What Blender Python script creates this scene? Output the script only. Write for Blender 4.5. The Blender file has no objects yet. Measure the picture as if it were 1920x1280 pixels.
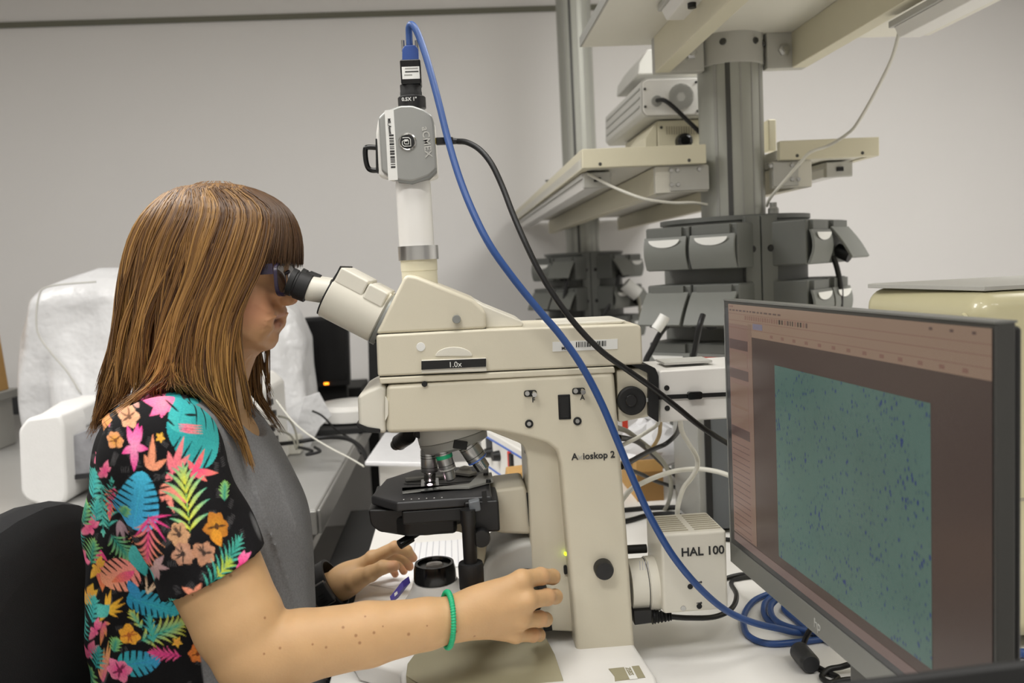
import bpy, bmesh, math, random
import numpy as np
from mathutils import Vector, Matrix
random.seed(7); np.random.seed(7)
scn = bpy.context.scene
COL = scn.collection
R = math.radians

# ------------------------------------------------------------------ camera
# photograph 1920x1280; focal length 1600 px; depth axis of the room vanishes at (850,505); slight roll
FPX = 1600.0
CAM = Vector((0, 0, 1.238))
_y = Vector(((850 - 960) / FPX, (640 - 505) / FPX, -1)).normalized()
_z = Vector((-.05, 1, (-.05 * _y.x + _y.y) / -_y.z)).normalized()
_x = _y.cross(_z)
C2W = Matrix((_x, _y, _z))            # camera -> world rotation
cam_d = bpy.data.cameras.new('camera')
cam_d.sensor_width = 22.3
cam_d.lens = 22.3 * FPX / 1920
cam_d.clip_start = .02
cam = bpy.data.objects.new('camera', cam_d)
COL.objects.link(cam)
cam.matrix_world = Matrix.Translation(CAM) @ C2W.to_4x4()
scn.camera = cam
cam_d.dof.use_dof = True
cam_d.dof.focus_distance = 1.06
cam_d.dof.aperture_fstop = 4.0

def ray(u, v):
    return C2W @ Vector(((u - 960) / FPX, -(v - 640) / FPX, -1))
def P(u, v, Y):
    d = ray(u, v); return CAM + d * (Y / d.y)
def PZ(u, v, Z):
    d = ray(u, v); return CAM + d * ((Z - CAM.z) / d.z)
def PX(u, v, X):
    d = ray(u, v); return CAM + d * (X / d.x)

# ------------------------------------------------------------------ view, world, lights
scn.view_settings.view_transform = 'Standard'
scn.view_settings.look = 'None'
scn.view_settings.gamma = 1
scn.view_settings.use_curve_mapping = False
scn.view_settings.exposure = 0.38
wd = bpy.data.worlds.new('world'); scn.world = wd
wd.use_nodes = True
wd.node_tree.nodes['Background'].inputs[0].default_value = (.95, .97, 1, 1)
wd.node_tree.nodes['Background'].inputs[1].default_value = .02

def area(name, loc, sx, sy, power, col=(1, .98, .945), spread=180):
    l = bpy.data.lights.new(name, 'AREA')
    l.shape = 'RECTANGLE'; l.size = sx; l.size_y = sy; l.energy = power; l.color = col
    l.spread = R(spread)
    o = bpy.data.objects.new(name, l); COL.objects.link(o); o.location = loc
    return o
CEIL = 2.85
LAMPS = [(-.75, -.45, 1.2, .45, 21), (1.35, -.2, 1.2, .45, 12), (-1.5, 1.45, 1.2, .6, 31), (1.7, 1.7, 1.2, .6, 50), (.2, .75, 1.2, .45, 15)]  # third and fourth added to brighten the back wall, last added as table fill
for i, (x, y, sx, sy, p) in enumerate(LAMPS):
    area('ceiling_light_lamp', (x, y, CEIL - .075), sx, sy, p, spread=173)

# ------------------------------------------------------------------ materials
def srgb(c):
    if isinstance(c, str):
        c = [int(c[i:i + 2], 16) for i in (0, 2, 4)]
    c = [x / 255 for x in c]
    return tuple((x / 12.92 if x <= .04045 else ((x + .055) / 1.055) ** 2.4) for x in c) + (1,)
MATS = {}
def mat(name, col, rough=.5, metal=0, var=.04, scale=30, bump=0, bscale=200, emit=0, spec=.5, trans=0, sss=0, coat=0, alpha=1):
    m = bpy.data.materials.new(name); m.use_nodes = True
    nt = m.node_tree; b = nt.nodes['Principled BSDF']
    c = srgb(col)
    tc = nt.nodes.new('ShaderNodeTexCoord')
    nz = nt.nodes.new('ShaderNodeTexNoise'); nz.inputs['Scale'].default_value = scale; nz.inputs['Detail'].default_value = 3
    nt.links.new(tc.outputs['Object'], nz.inputs['Vector'])
    mx = nt.nodes.new('ShaderNodeMix'); mx.data_type = 'RGBA'
    mx.inputs[6].default_value = tuple(x * (1 - var) for x in c[:3]) + (1,)
    mx.inputs[7].default_value = tuple(min(1, x * (1 + var)) for x in c[:3]) + (1,)
    nt.links.new(nz.outputs[0], mx.inputs[0])
    nt.links.new(mx.outputs[2], b.inputs['Base Color'])
    b.inputs['Roughness'].default_value = rough
    b.inputs['Metallic'].default_value = metal
    b.inputs['Specular IOR Level'].default_value = spec
    b.inputs['Transmission Weight'].default_value = trans
    b.inputs['Coat Weight'].default_value = coat
    b.inputs['Alpha'].default_value = alpha
    if sss:
        b.inputs['Subsurface Weight'].default_value = sss
        b.inputs['Subsurface Radius'].default_value = (.012, .005, .003)
        b.inputs['Subsurface Scale'].default_value = .6
    if emit:
        b.inputs['Emission Color'].default_value = c
        b.inputs['Emission Strength'].default_value = emit
        nt.links.new(mx.outputs[2], b.inputs['Emission Color'])
    if bump:
        n2 = nt.nodes.new('ShaderNodeTexNoise'); n2.inputs['Scale'].default_value = bscale; n2.inputs['Detail'].default_value = 4
        nt.links.new(tc.outputs['Object'], n2.inputs['Vector'])
        bp = nt.nodes.new('ShaderNodeBump'); bp.inputs['Strength'].default_value = bump; bp.inputs['Distance'].default_value = .002
        nt.links.new(n2.outputs[0], bp.inputs['Height']); nt.links.new(bp.outputs[0], b.inputs['Normal'])
    MATS[name] = m
    return m
mat('wall', 'e3e1df', .8, var=.02, scale=2, bump=.1, bscale=90)
mat('ceil', 'e4e2de', .9)
mat('floor', '8d8a86', .5, var=.08, scale=8)
mat('trimdark', '6b6a5c', .6)
mat('bench', '9c9b98', .35, var=.06, scale=14)
mat('benchedge', 'a9a8a4', .35, metal=.6)
mat('tabletop', 'efede9', .35, var=.02)
mat('steel', 'bcbcba', .28, metal=.9)
mat('darksteel', '4c4c4a', .4, metal=.5)
mat('chrome', 'c8c8c6', .15, metal=1)
mat('beige', 'd3ccb8', .38, var=.015, bump=.05, bscale=900)
mat('beigelight', 'dcd8cb', .4, var=.015, bump=.05, bscale=900)
mat('beigedark', 'a69f8a', .45)
mat('taupe', '9c967b', .4, var=.02)
mat('white', 'e6e4df', .4, var=.015)
mat('whitegloss', 'e8e6e2', .22, var=.01)
mat('gray', '9b9b96', .45)
mat('graymid', '8d8f8c', .4, metal=.35)
mat('graylight', 'b9b8b2', .45)
mat('black', '0e0e0f', .45, var=.1)
mat('blackgloss', '0a0a0b', .2)
mat('blackmatte', '161616', .7)
mat('stageblack', '2b2b2d', .42, var=.05)
mat('rubber', '121213', .6, bump=.1, bscale=600)
mat('bluecable', '294b86', .4, var=.06)
mat('blueplug', '2a4c94', .45)
mat('whitecable', 'd2d0c6', .45)
mat('graycable', '8a887c', .5)
mat('tancable', 'a98e5a', .5)
mat('shelfcream', 'd6d0b8', .45, var=.02)
mat('shelfwhite', 'dedbd0', .5, var=.02)
mat('alu', 'a3a49c', .42, metal=.25, var=.03)
mat('alulight', 'bdbdb3', .42, metal=.15)
mat('socket', '61635f', .5, var=.04)
mat('socketdark', '4d4f4b', .5, var=.04)
mat('socketlight', '72746f', .5)
mat('labelwhite', 'e4e4e0', .5)
mat('red', 'c8402c', .45)
mat('redswitch', 'd93a22', .4)
mat('cardboard', 'c49a5c', .75, var=.08, scale=60)
mat('cardboarddark', '8d6a3a', .8, var=.08)
mat('foam', 'e4e3e1', .8, bump=.15, bscale=220)
_m = mat('plasticsheet', 'd2d2d3', .35, var=.02, bump=.8, bscale=5)
[setattr(n.inputs['Distance'], 'default_value', .05) for n in _m.node_tree.nodes if n.type == 'BUMP']
mat('film', '98989c', .15, var=.5, scale=25, bump=.9, bscale=45)
mat('paper', 'f2f2f4', .6, var=.01)
mat('inkgray', 'b6b6be', .7)
mat('ink', '2a2a2a', .6)
mat('inkblack', '151515', .6)
mat('purple', '4a3f9a', .4)
mat('green', '16a874', .45)
mat('instrcream', 'cfc8a2', .3, var=.02, coat=.4)
mat('drawerblue', '4f74c8', .5)
mat('pcgray', '62666a', .5)
mat('pcdark', '2b2c2e', .45)
mat('glass', 'dfe4e6', .05, trans=1)
mat('lens', 'd8d4d4', .05, metal=.3)
mat('ledgreen', 'c8e81a', .3, emit=3)
mat('ledorange', 'ff8a20', .3, emit=3)
mat('spot', 'ffd8e4', .3, emit=6)
mat('yellowmetal', 'b09a34', .35, metal=.7)
mat('silver', '9fa09d', .4, metal=.55, var=.02)
mat('silverdark', '7d7e7b', .42, metal=.55)
mat('chairfabric', '131315', .95, bump=.4, bscale=900)

# ------------------------------------------------------------------ geometry helpers
class MB:
    def __init__(s): s.v = []; s.f = []; s.sm = []
    def add(s, vs, fs, smooth=False):
        o = len(s.v); s.v += [tuple(v) for v in vs]; s.f += [tuple(i + o for i in f) for f in fs]; s.sm += [smooth] * len(fs); return s
    def box(s, c, d, rot=None):
        c = Vector(c); M = rot.to_3x3() if rot is not None else Matrix.Identity(3)
        vs = [c + M @ Vector((d[0] * i / 2, d[1] * j / 2, d[2] * k / 2)) for i in (-1, 1) for j in (-1, 1) for k in (-1, 1)]
        return s.add(vs, [(0, 1, 3, 2), (4, 6, 7, 5), (0, 4, 5, 1), (2, 3, 7, 6), (0, 2, 6, 4), (1, 5, 7, 3)])
    def box2(s, a, b):
        a = Vector(a); b = Vector(b); return s.box((a + b) / 2, [abs(x) for x in (b - a)])
    def prism(s, pts, vec):
        n = len(pts); vec = Vector(vec); a = [Vector(p) for p in pts]; b = [p + vec for p in a]
        nrm = sum(((a[i]).cross(a[(i + 1) % n]) for i in range(n)), Vector())
        fl = nrm.dot(vec) > 0
        fs = [tuple(range(n)), tuple(range(2 * n - 1, n - 1, -1))] + [(i, i + n, (i + 1) % n + n, (i + 1) % n) for i in range(n)]
        if fl: fs = [tuple(reversed(f)) for f in fs]
        return s.add(a + b, fs)
    def rings(s, rings, cap=True, closed=True, smooth=True):
        n = len(rings[0]); vs = [p for r in rings for p in r]; fs = []
        m = n if closed else n - 1
        for i in range(len(rings) - 1):
            for j in range(m):
                fs.append((i * n + j, i * n + (j + 1) % n, (i + 1) * n + (j + 1) % n, (i + 1) * n + j))
        s.add(vs, fs, smooth)
        if cap and closed:
            s.add(rings[0], [tuple(reversed(range(n)))]); s.add(rings[-1], [tuple(range(n))])
        return s
    def lathe(s, prof, org, axis=(0, 0, 1), n=40, smooth=True, cap=True):
        org = Vector(org); ax = Vector(axis).normalized()
        t = Vector((1, 0, 0)) if abs(ax.x) < .9 else Vector((0, 1, 0))
        e1 = (t - ax * t.dot(ax)).normalized(); e2 = ax.cross(e1)
        return s.rings([[org + ax * h + (e1 * math.cos(a) + e2 * math.sin(a)) * r for a in [2 * math.pi * i / n for i in range(n)]] for r, h in prof], cap, True, smooth)
    def cyl(s, a, b, r, r2=None, n=32):
        a = Vector(a); b = Vector(b); L = (b - a).length
        return s.lathe([(r, 0), (r if r2 is None else r2, L)], a, b - a, n)
    def tube(s, pts, r, n=10, sub=8, cap=True):
        pp = smooth_path(pts, sub) if sub > 1 else [Vector(p) for p in pts]
        t = (pp[1] - pp[0]).normalized()
        e = t.orthogonal().normalized(); rg = []
        for i, p in enumerate(pp):
            t2 = (pp[min(i + 1, len(pp) - 1)] - pp[max(i - 1, 0)]).normalized()
            e = (e - t2 * e.dot(t2)).normalized(); f = t2.cross(e)
            rr = r(i / (len(pp) - 1)) if callable(r) else r
            rg.append([p + (e * math.cos(a) + f * math.sin(a)) * rr for a in [2 * math.pi * k / n for k in range(n)]])
        return s.rings(rg, cap, True, True)
def smooth_path(pts, sub=8):
    p = [Vector(q) for q in pts]; out = []
    for i in range(len(p) - 1):
        p0 = p[max(i - 1, 0)]; p1 = p[i]; p2 = p[i + 1]; p3 = p[min(i + 2, len(p) - 1)]
        for k in range(sub):
            t = k / sub
            out.append(.5 * ((2 * p1) + (p2 - p0) * t + (2 * p0 - 5 * p1 + 4 * p2 - p3) * t * t + (3 * p1 - p0 - 3 * p2 + p3) * t ** 3))
    out.append(p[-1]); return out

def tag(o, label=None, cat=None, group=None, kind=None):
    if label: o['label'] = label
    if cat: o['category'] = cat
    if group: o['group'] = group
    if kind: o['kind'] = kind
    return o
def setparent(o, par):
    if par is None: return
    o.parent = par
    w = WORLD[par.name]
    o.matrix_parent_inverse = Matrix.Translation(-w)
WORLD = {}
def empty(name, loc, label=None, cat=None, group=None, kind=None):
    o = bpy.data.objects.new(name, None); COL.objects.link(o); o.location = loc
    o.empty_display_size = .02
    WORLD[o.name] = Vector(loc)
    return tag(o, label, cat, group, kind)
def obj(name, mb, m, parent=None, bevel=0, seg=2, label=None, cat=None, group=None, kind=None, smooth=False, ang=35):
    vs = np.array(mb.v, float).reshape(-1, 3)
    lo = vs.min(0); hi = vs.max(0); c = Vector(((lo[0] + hi[0]) / 2, (lo[1] + hi[1]) / 2, lo[2]))
    me = bpy.data.meshes.new(name)
    me.from_pydata([tuple(v) for v in (vs - np.array(c))], [], mb.f)
    if isinstance(m, (list, tuple)):
        for q in m: me.materials.append(MATS[q])
    else: me.materials.append(MATS[m] if isinstance(m, str) else m)
    me.validate()
    if bevel:
        for p in me.polygons: p.use_smooth = True
    else:
        me.polygons.foreach_set('use_smooth', [True] * len(me.polygons) if smooth or any(mb.sm) else [False] * len(me.polygons))
    try: me.set_sharp_from_angle(angle=R(ang))
    except Exception: pass
    o = bpy.data.objects.new(name, me); COL.objects.link(o)
    o.location = c
    WORLD[o.name] = c
    if bevel:
        b = o.modifiers.new('bevel', 'BEVEL'); b.width = bevel; b.segments = seg; b.limit_method = 'ANGLE'; b.angle_limit = R(ang)
        b.harden_normals = True; b.use_clamp_overlap = True
    setparent(o, parent)
    return tag(o, label, cat, group, kind)
def struct(name, mb, m, parent=None, **k):
    return obj(name, mb, m, parent, kind=None if parent else 'structure', **k)
def pxprism(pts, Y0, Y1):
    """side outline (traced at depth Y0) given real thickness Y1-Y0"""
    return MB().prism([P(u, v, Y0) for u, v in pts], (0, Y1 - Y0, 0))
def text(name, body, m, loc, xdir, ydir, size, parent=None, depth=.0004, label=None, center=False, bold=False, align=None):
    c = bpy.data.curves.new(name, 'FONT'); c.body = body; c.size = size; c.extrude = depth; c.resolution_u = 3
    if center: c.align_x = 'CENTER'
    if bold: c.offset = size * .018
    t = bpy.data.objects.new(name + '_tmp', c); COL.objects.link(t)
    dg = bpy.context.evaluated_depsgraph_get()
    me = bpy.data.meshes.new_from_object(t.evaluated_get(dg))
    bpy.data.objects.remove(t); bpy.data.curves.remove(c)
    X = Vector(xdir).normalized(); Yv = Vector(ydir); Yv = (Yv - X * Yv.dot(X)).normalized(); Z = X.cross(Yv)
    M = Matrix.Translation(Vector(loc)) @ Matrix((X, Yv, Z)).transposed().to_4x4()
    me.transform(M)
    vs = np.array([v.co for v in me.vertices]); c0 = Vector(vs.min(0)); me.transform(Matrix.Translation(-c0))
    me.materials.clear(); me.materials.append(MATS[m])
    o = bpy.data.objects.new(name, me); COL.objects.link(o); o.location = c0; WORLD[o.name] = c0
    setparent(o, parent)
    if label: o['label'] = label
    return o
def fillet(pts, rad, n=4):
    """round the corners of a 2-D pixel polygon: rad = number or dict index->radius"""
    out = []; N = len(pts)
    for i in range(N):
        r = rad.get(i, 0) if isinstance(rad, dict) else rad
        p = np.array(pts[i], float); a = np.array(pts[i - 1], float); b = np.array(pts[(i + 1) % N], float)
        if not r: out.append(tuple(p)); continue
        da = a - p; db = b - p; r1 = min(r, np.linalg.norm(da) * .45, np.linalg.norm(db) * .45)
        A = p + da / np.linalg.norm(da) * r1; B = p + db / np.linalg.norm(db) * r1
        for k in range(n + 1):
            t = k / n; out.append(tuple((1 - t) ** 2 * A + 2 * t * (1 - t) * p + t * t * B))
    return out
# ------------------------------------------------------------------ room
TZ = .715; BZ = .72
struct('floor', MB().box2((-3.2, -2, -.05), (3.2, 4.2, 0)), 'floor')
struct('ceiling', MB().box2((-3.2, -2, CEIL), (3.2, 4.2, CEIL + .05)), 'ceil')
struct('wall_back', MB().box2((-3.2, 4.2, 0), (3.2, 4.3, CEIL)), 'wall')
struct('wall_left', MB().box2((-3.3, -2, 0), (-3.2, 4.2, CEIL)), 'wall')
struct('wall_right', MB().box2((3.2, -2, 0), (3.3, 4.2, CEIL)), 'wall')
struct('wall_front', MB().box2((-3.2, -2.1, 0), (3.2, -2, CEIL)), 'wall')
struct('trim_1', MB().box2((-3.2, 4.185, 2.448), (3.2, 4.2, 2.472)), 'trimdark')
for i, (x, y, sx, sy, p) in enumerate(LAMPS):
    t = empty('ceiling_light', (x, y, CEIL), ['white fluorescent ceiling light behind and left of the photographer', 'white fluorescent ceiling light right of the photographer', 'added white ceiling light above the steel side bench, brightening the back wall', 'added white ceiling light above the shelf tower, brightening the back wall', 'added white fill light straight above the microscope'][i], 'light', 'ceiling lights')
    obj('housing', MB().box2((x - sx / 2 - .03, y - sy / 2 - .03, CEIL - .07), (x + sx / 2 + .03, y + sy / 2 + .03, CEIL)), 'white', t, .005)

# microscope table (white) and its legs
tb = empty('lab_table', (.7, 1.2, 0), 'white laminate lab table under the microscope', 'table')
obj('tabletop', MB().box2((-.19, .5, TZ - .03), (1.75, 2.3, TZ)), 'tabletop', tb, .003)
for x in (-.14, 1.70):
    for y in (.56, 2.24):
        obj('leg', MB().box2((x - .03, y - .03, 0), (x + .03, y + .03, TZ - .03)), 'darksteel', tb, .003)
obj('apron', MB().box2((-.17, .6, TZ - .11), (-.15, 2.2, TZ - .03)), 'blackmatte', tb)
# side bench behind the person
bn = empty('side_bench', (-1.4, 3, 0), 'grey steel-edged side bench behind the person', 'bench')
obj('worktop', MB().box2((-2.6, 1.9, BZ - .062), (-.335, 4.15, BZ)), 'bench', bn, .006)
obj('edge_strip', MB().box2((-2.6, 1.892, BZ - .058), (-.335, 1.9, BZ - .003)), 'benchedge', bn, .003)
obj('edge_strip', MB().box2((-.335, 1.9, BZ - .058), (-.327, 4.15, BZ - .003)), 'benchedge', bn, .003)
obj('frame_rail', MB().box2((-2.55, 1.96, BZ - .12), (-.38, 2.0, BZ - .062)), 'blackmatte', bn)
for x in (-.42, -1.5, -2.5):
    for y in (2.0, 4.05):
        obj('leg', MB().box2((x - .025, y - .025, 0), (x + .025, y + .025, BZ - .12)), 'blackmatte', bn)
obj('lower_shelf', MB().box2((-2.5, 2.06, .50), (-.42, 2.6, .525)), 'white', bn)
# dark drawer unit under the bench
dr = empty('drawer_unit', (-1.2, 2.3, 0), 'black drawer unit under the side bench', 'cabinet')
obj('body', MB().box2((-1.75, 2.12, 0), (-.72, 2.6, .49)), 'blackmatte', dr, .004)
for k in range(2):
    d = obj('drawer', MB().box2((-1.73 + k * .51, 2.10, .04), (-1.24 + k * .51, 2.12, .46)), 'black', dr, .003)
    obj('handle', MB().box2((-1.58 + k * .51, 2.085, .38), (-1.40 + k * .51, 2.10, .395)), 'darksteel', d)
obj('storage_box', MB().box2((-1.16, 2.15, .526), (-.98, 2.4, .60)), 'blackmatte', None, .004, label='small black box on the shelf under the side bench', cat='box')
obj('storage_box', MB().box2((-1.40, 2.2, .526), (-1.2, 2.4, .585)), 'red', None, .004, label='small red box on the shelf under the side bench', cat='box')
# black computer tower standing on the floor between bench and table
pt = empty('computer_tower', (-.26, 2.3, 0), 'black computer tower on the floor beside the side bench', 'computer')
obj('case', MB().box2((-.315, 1.75, .02), (-.215, 2.3, .60)), 'black', pt, .004)
obj('front_panel', MB().box2((-.31, 1.735, .03), (-.22, 1.75, .59)), 'blackgloss', pt, .003)
for k in (1.8, 2.25): obj('foot', MB().box2((-.30, k - .02, 0), (-.23, k + .02, .02)), 'rubber', pt)
obj('footrest_post', MB().cyl((-.31, 1.55, 0), (-.31, 1.55, .62), .012), 'darksteel', None, label='dark metal post under the bench corner beside the table', cat='post')

# low grey cabinet on the far left with a cardboard box
cb = empty('low_cabinet', P(-60, 800, 2.75).xy.to_3d(), 'grey cabinet at the left edge behind the bench', 'cabinet')
ctz = P(0, 745, 2.75).z; cx = P(40, 745, 3.02).x
obj('body', MB().box2((cx - .7, 2.78, BZ), (cx - .02, 3.0, ctz - .03)), 'graylight', cb, .004)
obj('top', MB().box2((cx - .72, 2.75, ctz - .03), (cx, 3.02, ctz)), 'gray', cb, .004)
obj('door', MB().box2((cx - .68, 2.765, BZ + .01), (cx - .04, 2.78, ctz - .04)), 'graylight', cb, .003)
cbx = P(19, 745, 2.98).x
b = empty('cardboard_box', (cbx - .2, 3, ctz), 'tall brown cardboard box at the left edge of the photo', 'box')
h = P(5, 472, 2.8).z - ctz
obj('body', MB().prism([(cbx - .38, 2.78, ctz), (cbx, 2.78, ctz), (cbx - .03, 2.78, ctz + h), (cbx - .38, 2.78, ctz + h)], (0, .2, 0)), 'cardboard', b, .003)
obj('flap', MB().box2((cbx - .38, 2.78, ctz + h), (cbx - .05, 2.93, ctz + h + .006)), 'cardboarddark', b)
obj('print_mark', MB().box2((cbx - .028, 2.7775, ctz + .05), (cbx - .012, 2.778, ctz + .11)), 'cardboarddark', b)
# dark crates beyond
q0 = P(45, 735, 3.7); q1 = P(76, 775, 3.7)
obj('equipment_box', MB().box2((q0.x - .1, 3.7, BZ), (q1.x + .02, 3.95, q0.z)), 'pcdark', None, .005, label='dark grey equipment box standing against the back wall', cat='box')
q = P(80, 745, 3.0)
obj('wrapped_parcel', MB().box2((q.x - .12, 3.4, BZ), (q.x + .06, 3.6, P(80, 742, 3.4).z)), 'film', None, .02, 3, label='parcel in grey film left of the covered instrument', cat='parcel')

# ------------------------------------------------------------------ instrument under a white plastic cover
def drape(name, px, Y0, Y1, m, label, cat, seed=1, amp=.02, nz=56, nang=96):
    """dust cover: silhouette rows (v, left u, right u) at mid depth; folded sheet hanging over something"""
    rnd = random.Random(seed); ph = [rnd.uniform(0, 6.28) for _ in range(12)]
    Ym = (Y0 + Y1) / 2; hy = (Y1 - Y0) / 2
    vs_ = np.array([p[0] for p in px], float); L = np.array([p[1] for p in px], float); Rr = np.array([p[2] for p in px], float)
    rings = []
    for i in range(nz + 1):
        t = i / nz; v = vs_[0] + (vs_[-1] - vs_[0]) * t
        a = P(np.interp(v, vs_, L), v, Ym); b = P(np.interp(v, vs_, Rr), v, Ym)
        c = (a + b) / 2; hx = (b - a).length / 2
        ring = []
        for k in range(nang):
            th = 2 * math.pi * k / nang
            cs, sn = math.cos(th), math.sin(th); e = .55
            x = abs(cs) ** e * (1 if cs > 0 else -1); y = abs(sn) ** e * (1 if sn > 0 else -1)
            w = (.25 + t) * amp
            f = w * (math.sin(5 * th + ph[0] + 3 * t) * .6 + math.sin(9 * th + ph[1] - 4 * t) * .5 + math.sin(14 * th + ph[2] + 7 * t) * .25)
            f += amp * .8 * math.sin(6 * t + 2 * th + ph[3]) * math.sin(3 * th + ph[4])
            s = 1 - .5 * max(0, 1 - t * 6) ** 2
            ring.append(Vector((c.x + x * (hx - .01) * (1 if t > 0 else .8) + f * cs * .5, Ym + y * hy * s + f * sn, c.z + .012 * math.sin(3 * th + ph[5]) * (t < .9))))
        rings.append([Vector((q.x, q.y, max(q.z, BZ + .002))) for q in ring])
    top = rings[0]; cc = sum(top, Vector()) / len(top)
    mb = MB()
    pre = [[cc + (p - cc) * s + Vector((0, 0, .012 * (1 - s))) for p in top] for s in (.05, .4, .75)]
    mb.rings(pre + rings, True)
    return obj(name, mb, m, None, label=label, cat=cat, smooth=True, ang=80)
cov = drape('dust_cover', [(508, 170, 300), (530, 95, 420), (545, 76, 500), (600, 70, 560), (650, 74, 586), (700, 78, 592), (745, 80, 600), (780, 82, 604), (850, 84, 590)],
      2.66, 3.18, 'plasticsheet', 'white plastic dust cover draped over a bulky instrument on the bench', 'cover', 3, .036)
# hanging corner of the cover
p_ = [P(u, v, 2.62) for u, v in [(598, 735), (622, 780), (600, 800), (560, 880), (556, 800), (570, 745)]]
obj('cover_flap', MB().prism(p_, (0, .006, 0)), 'plasticsheet', cov, .002)
obj('seam_cord', MB().tube([P(u, v, 2.64) for u, v in [(180, 528), (92, 537), (72, 560), (70, 620), (95, 660), (125, 695), (150, 735)]], .0028), 'graylight', cov)
obj('instrument_eyepiece', MB().box(P(152, 606, 2.74), (.085, .05, .035), Matrix.Rotation(R(25), 4, 'Y')), 'shelfcream', cov, .01)

# white foam packing piece, C shaped, and the film-wrapped block inside it
fm = empty('foam_packing', PZ(90, 945, BZ), 'white foam packing corner piece standing on the side bench', 'foam')
Yf = PZ(90, 948, BZ).y
def pf(pts, Y0, Y1): return MB().prism([P(u, v, Y0) for u, v in pts], (0, Y1 - Y0, 0))
front = [(33, 806), (50, 784), (112, 776), (120, 800), (122, 860), (126, 928), (122, 944), (80, 950), (50, 940), (38, 925)]
obj('upright', pf(fillet(front, 8), Yf, Yf + .13), 'foam', fm, .012, 3)
arm = [P(u, v, Yf) + Vector((0, .012, 0)) for u, v in ((52, 786), (112, 779), (119, 822), (60, 830))]
far = [P(150, 742, Yf + .5), P(240, 736, Yf + .5), P(240, 786, Yf + .5), P(160, 790, Yf + .5)]
mid = [a.lerp(b_, .5) + Vector((0, 0, .012)) for a, b_ in zip(arm, far)]
obj('upper_arm', MB().rings([arm, mid, far], True, True, False), 'foam', fm, .014, 3)
lo1 = [P(u, v, Yf) + Vector((0, .012, 0)) for u, v in ((80, 905), (123, 905), (121, 940), (80, 942))]
lo2 = [P(190, 862, Yf + .45), P(240, 858, Yf + .45), P(240, 890, Yf + .45), P(190, 894, Yf + .45)]
obj('lower_arm', MB().rings([lo1, lo2], True, True, False), 'foam', fm, .01, 3)
w = empty('wrapped_block', P(180, 870, 2.12), 'clear film wrapped block between the arms of the white foam', 'parcel')
obj('block', MB().prism([P(u, v, Yf + .05) for u, v in fillet([(124, 822), (160, 806), (250, 790), (250, 880), (126, 892)], 4)], (0, .22, 0)), 'film', w, .012, 3)
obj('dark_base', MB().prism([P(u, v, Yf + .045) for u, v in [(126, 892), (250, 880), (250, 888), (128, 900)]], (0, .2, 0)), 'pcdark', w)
# white boxed device right of the hair, with cables behind it
wb = empty('white_device', PZ(500, 890, BZ), 'white boxed device on the bench behind the hair', 'device')
a0 = PZ(478, 905, BZ); xr = PZ(521, 880, BZ).x; zt = P(500, 712, 2.25).z
obj('body', MB().prism([(xr - .26, 2.2, BZ), (xr, 2.2, BZ), (xr, 2.2, zt - .03), (xr - .03, 2.2, zt), (xr - .26, 2.2, zt + .01)], (0, .3, 0)), 'white', wb, .01, 3)
for k in range(4):
    obj('port', MB().box2((xr, 2.26 + .03 * (k % 2), zt - .07 - k * .035), (xr + .01, 2.285 + .03 * (k % 2), zt - .055 - k * .035)), 'black', wb)
def tcable(name, px, r, m, label, lift=None):
    """cable lying on the table; px = (u, v) or (u, v, height above the table)"""
    pts = [PZ(q[0], q[1], TZ + r + (q[2] if len(q) > 2 else 0)) for q in px]
    return obj(name, MB().tube(pts, r, 10, 8), m, None, label=label, cat='cable', smooth=True, ang=80)
def cable(name, px, r, m, label, sub=8, kind3=False, n=10):
    pts = [P(*q) for q in px]
    return obj(name, MB().tube(pts, r, n, sub), m, None, label=label, cat='cable', smooth=True, ang=80)
ad = empty('power_adapter', PZ(548, 845, BZ), 'small white power adapter on the bench beside the white device', 'adapter')
pz = PZ(548, 850, BZ)
obj('body', MB().box2((pz.x - .03, pz.y - .03, BZ), (pz.x + .03, pz.y + .03, BZ + .055)), 'whitecable', ad, .008, 3)
obj('prong_block', MB().box2((pz.x - .07, pz.y - .012, BZ + .02), (pz.x - .03, pz.y + .012, BZ + .04)), 'black', ad, .004)
cable('black_cable', [(525, 832, 2.3), (560, 828, 2.35), (610, 820, 2.35), (650, 822, 2.3), (676, 838, 2.25), (688, 862, 2.2)], .006, 'black', 'thick black cable curling over the right end of the side bench')
cable('thin_cable', [(585, 770, 2.4), (605, 780, 2.4), (630, 805, 2.4), (660, 825, 2.4), (676, 850, 2.3)], .003, 'black', 'thin black cable hanging from the plastic cover corner')
cable('thin_cable', [(521, 780, 2.32), (540, 785, 2.32), (553, 805, 2.32), (560, 842, 2.3)], .003, 'graycable', 'thin grey cable from the white device down to the adapter')
cable('thin_cable', [(521, 808, 2.32), (535, 810, 2.32), (548, 820, 2.32), (556, 842, 2.3)], .003, 'graycable', 'lower thin grey cable between the white device and the adapter')
cable('white_cable', [(518, 750, 2.2), (545, 785, 2.15), (575, 812, 2.1), (620, 840, 2.05), (655, 858, 2.0), (682, 874, 1.9)], .0022, 'whitecable', 'shiny white cable running from the white device to the table')
cable('black_cable', [(560, 838, 2.3), (585, 845, 2.28), (575, 852, 2.26), (600, 846, 2.26), (590, 838, 2.3)], .004, 'blackmatte', 'small tangle of dark cable beside the white adapter')

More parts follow.
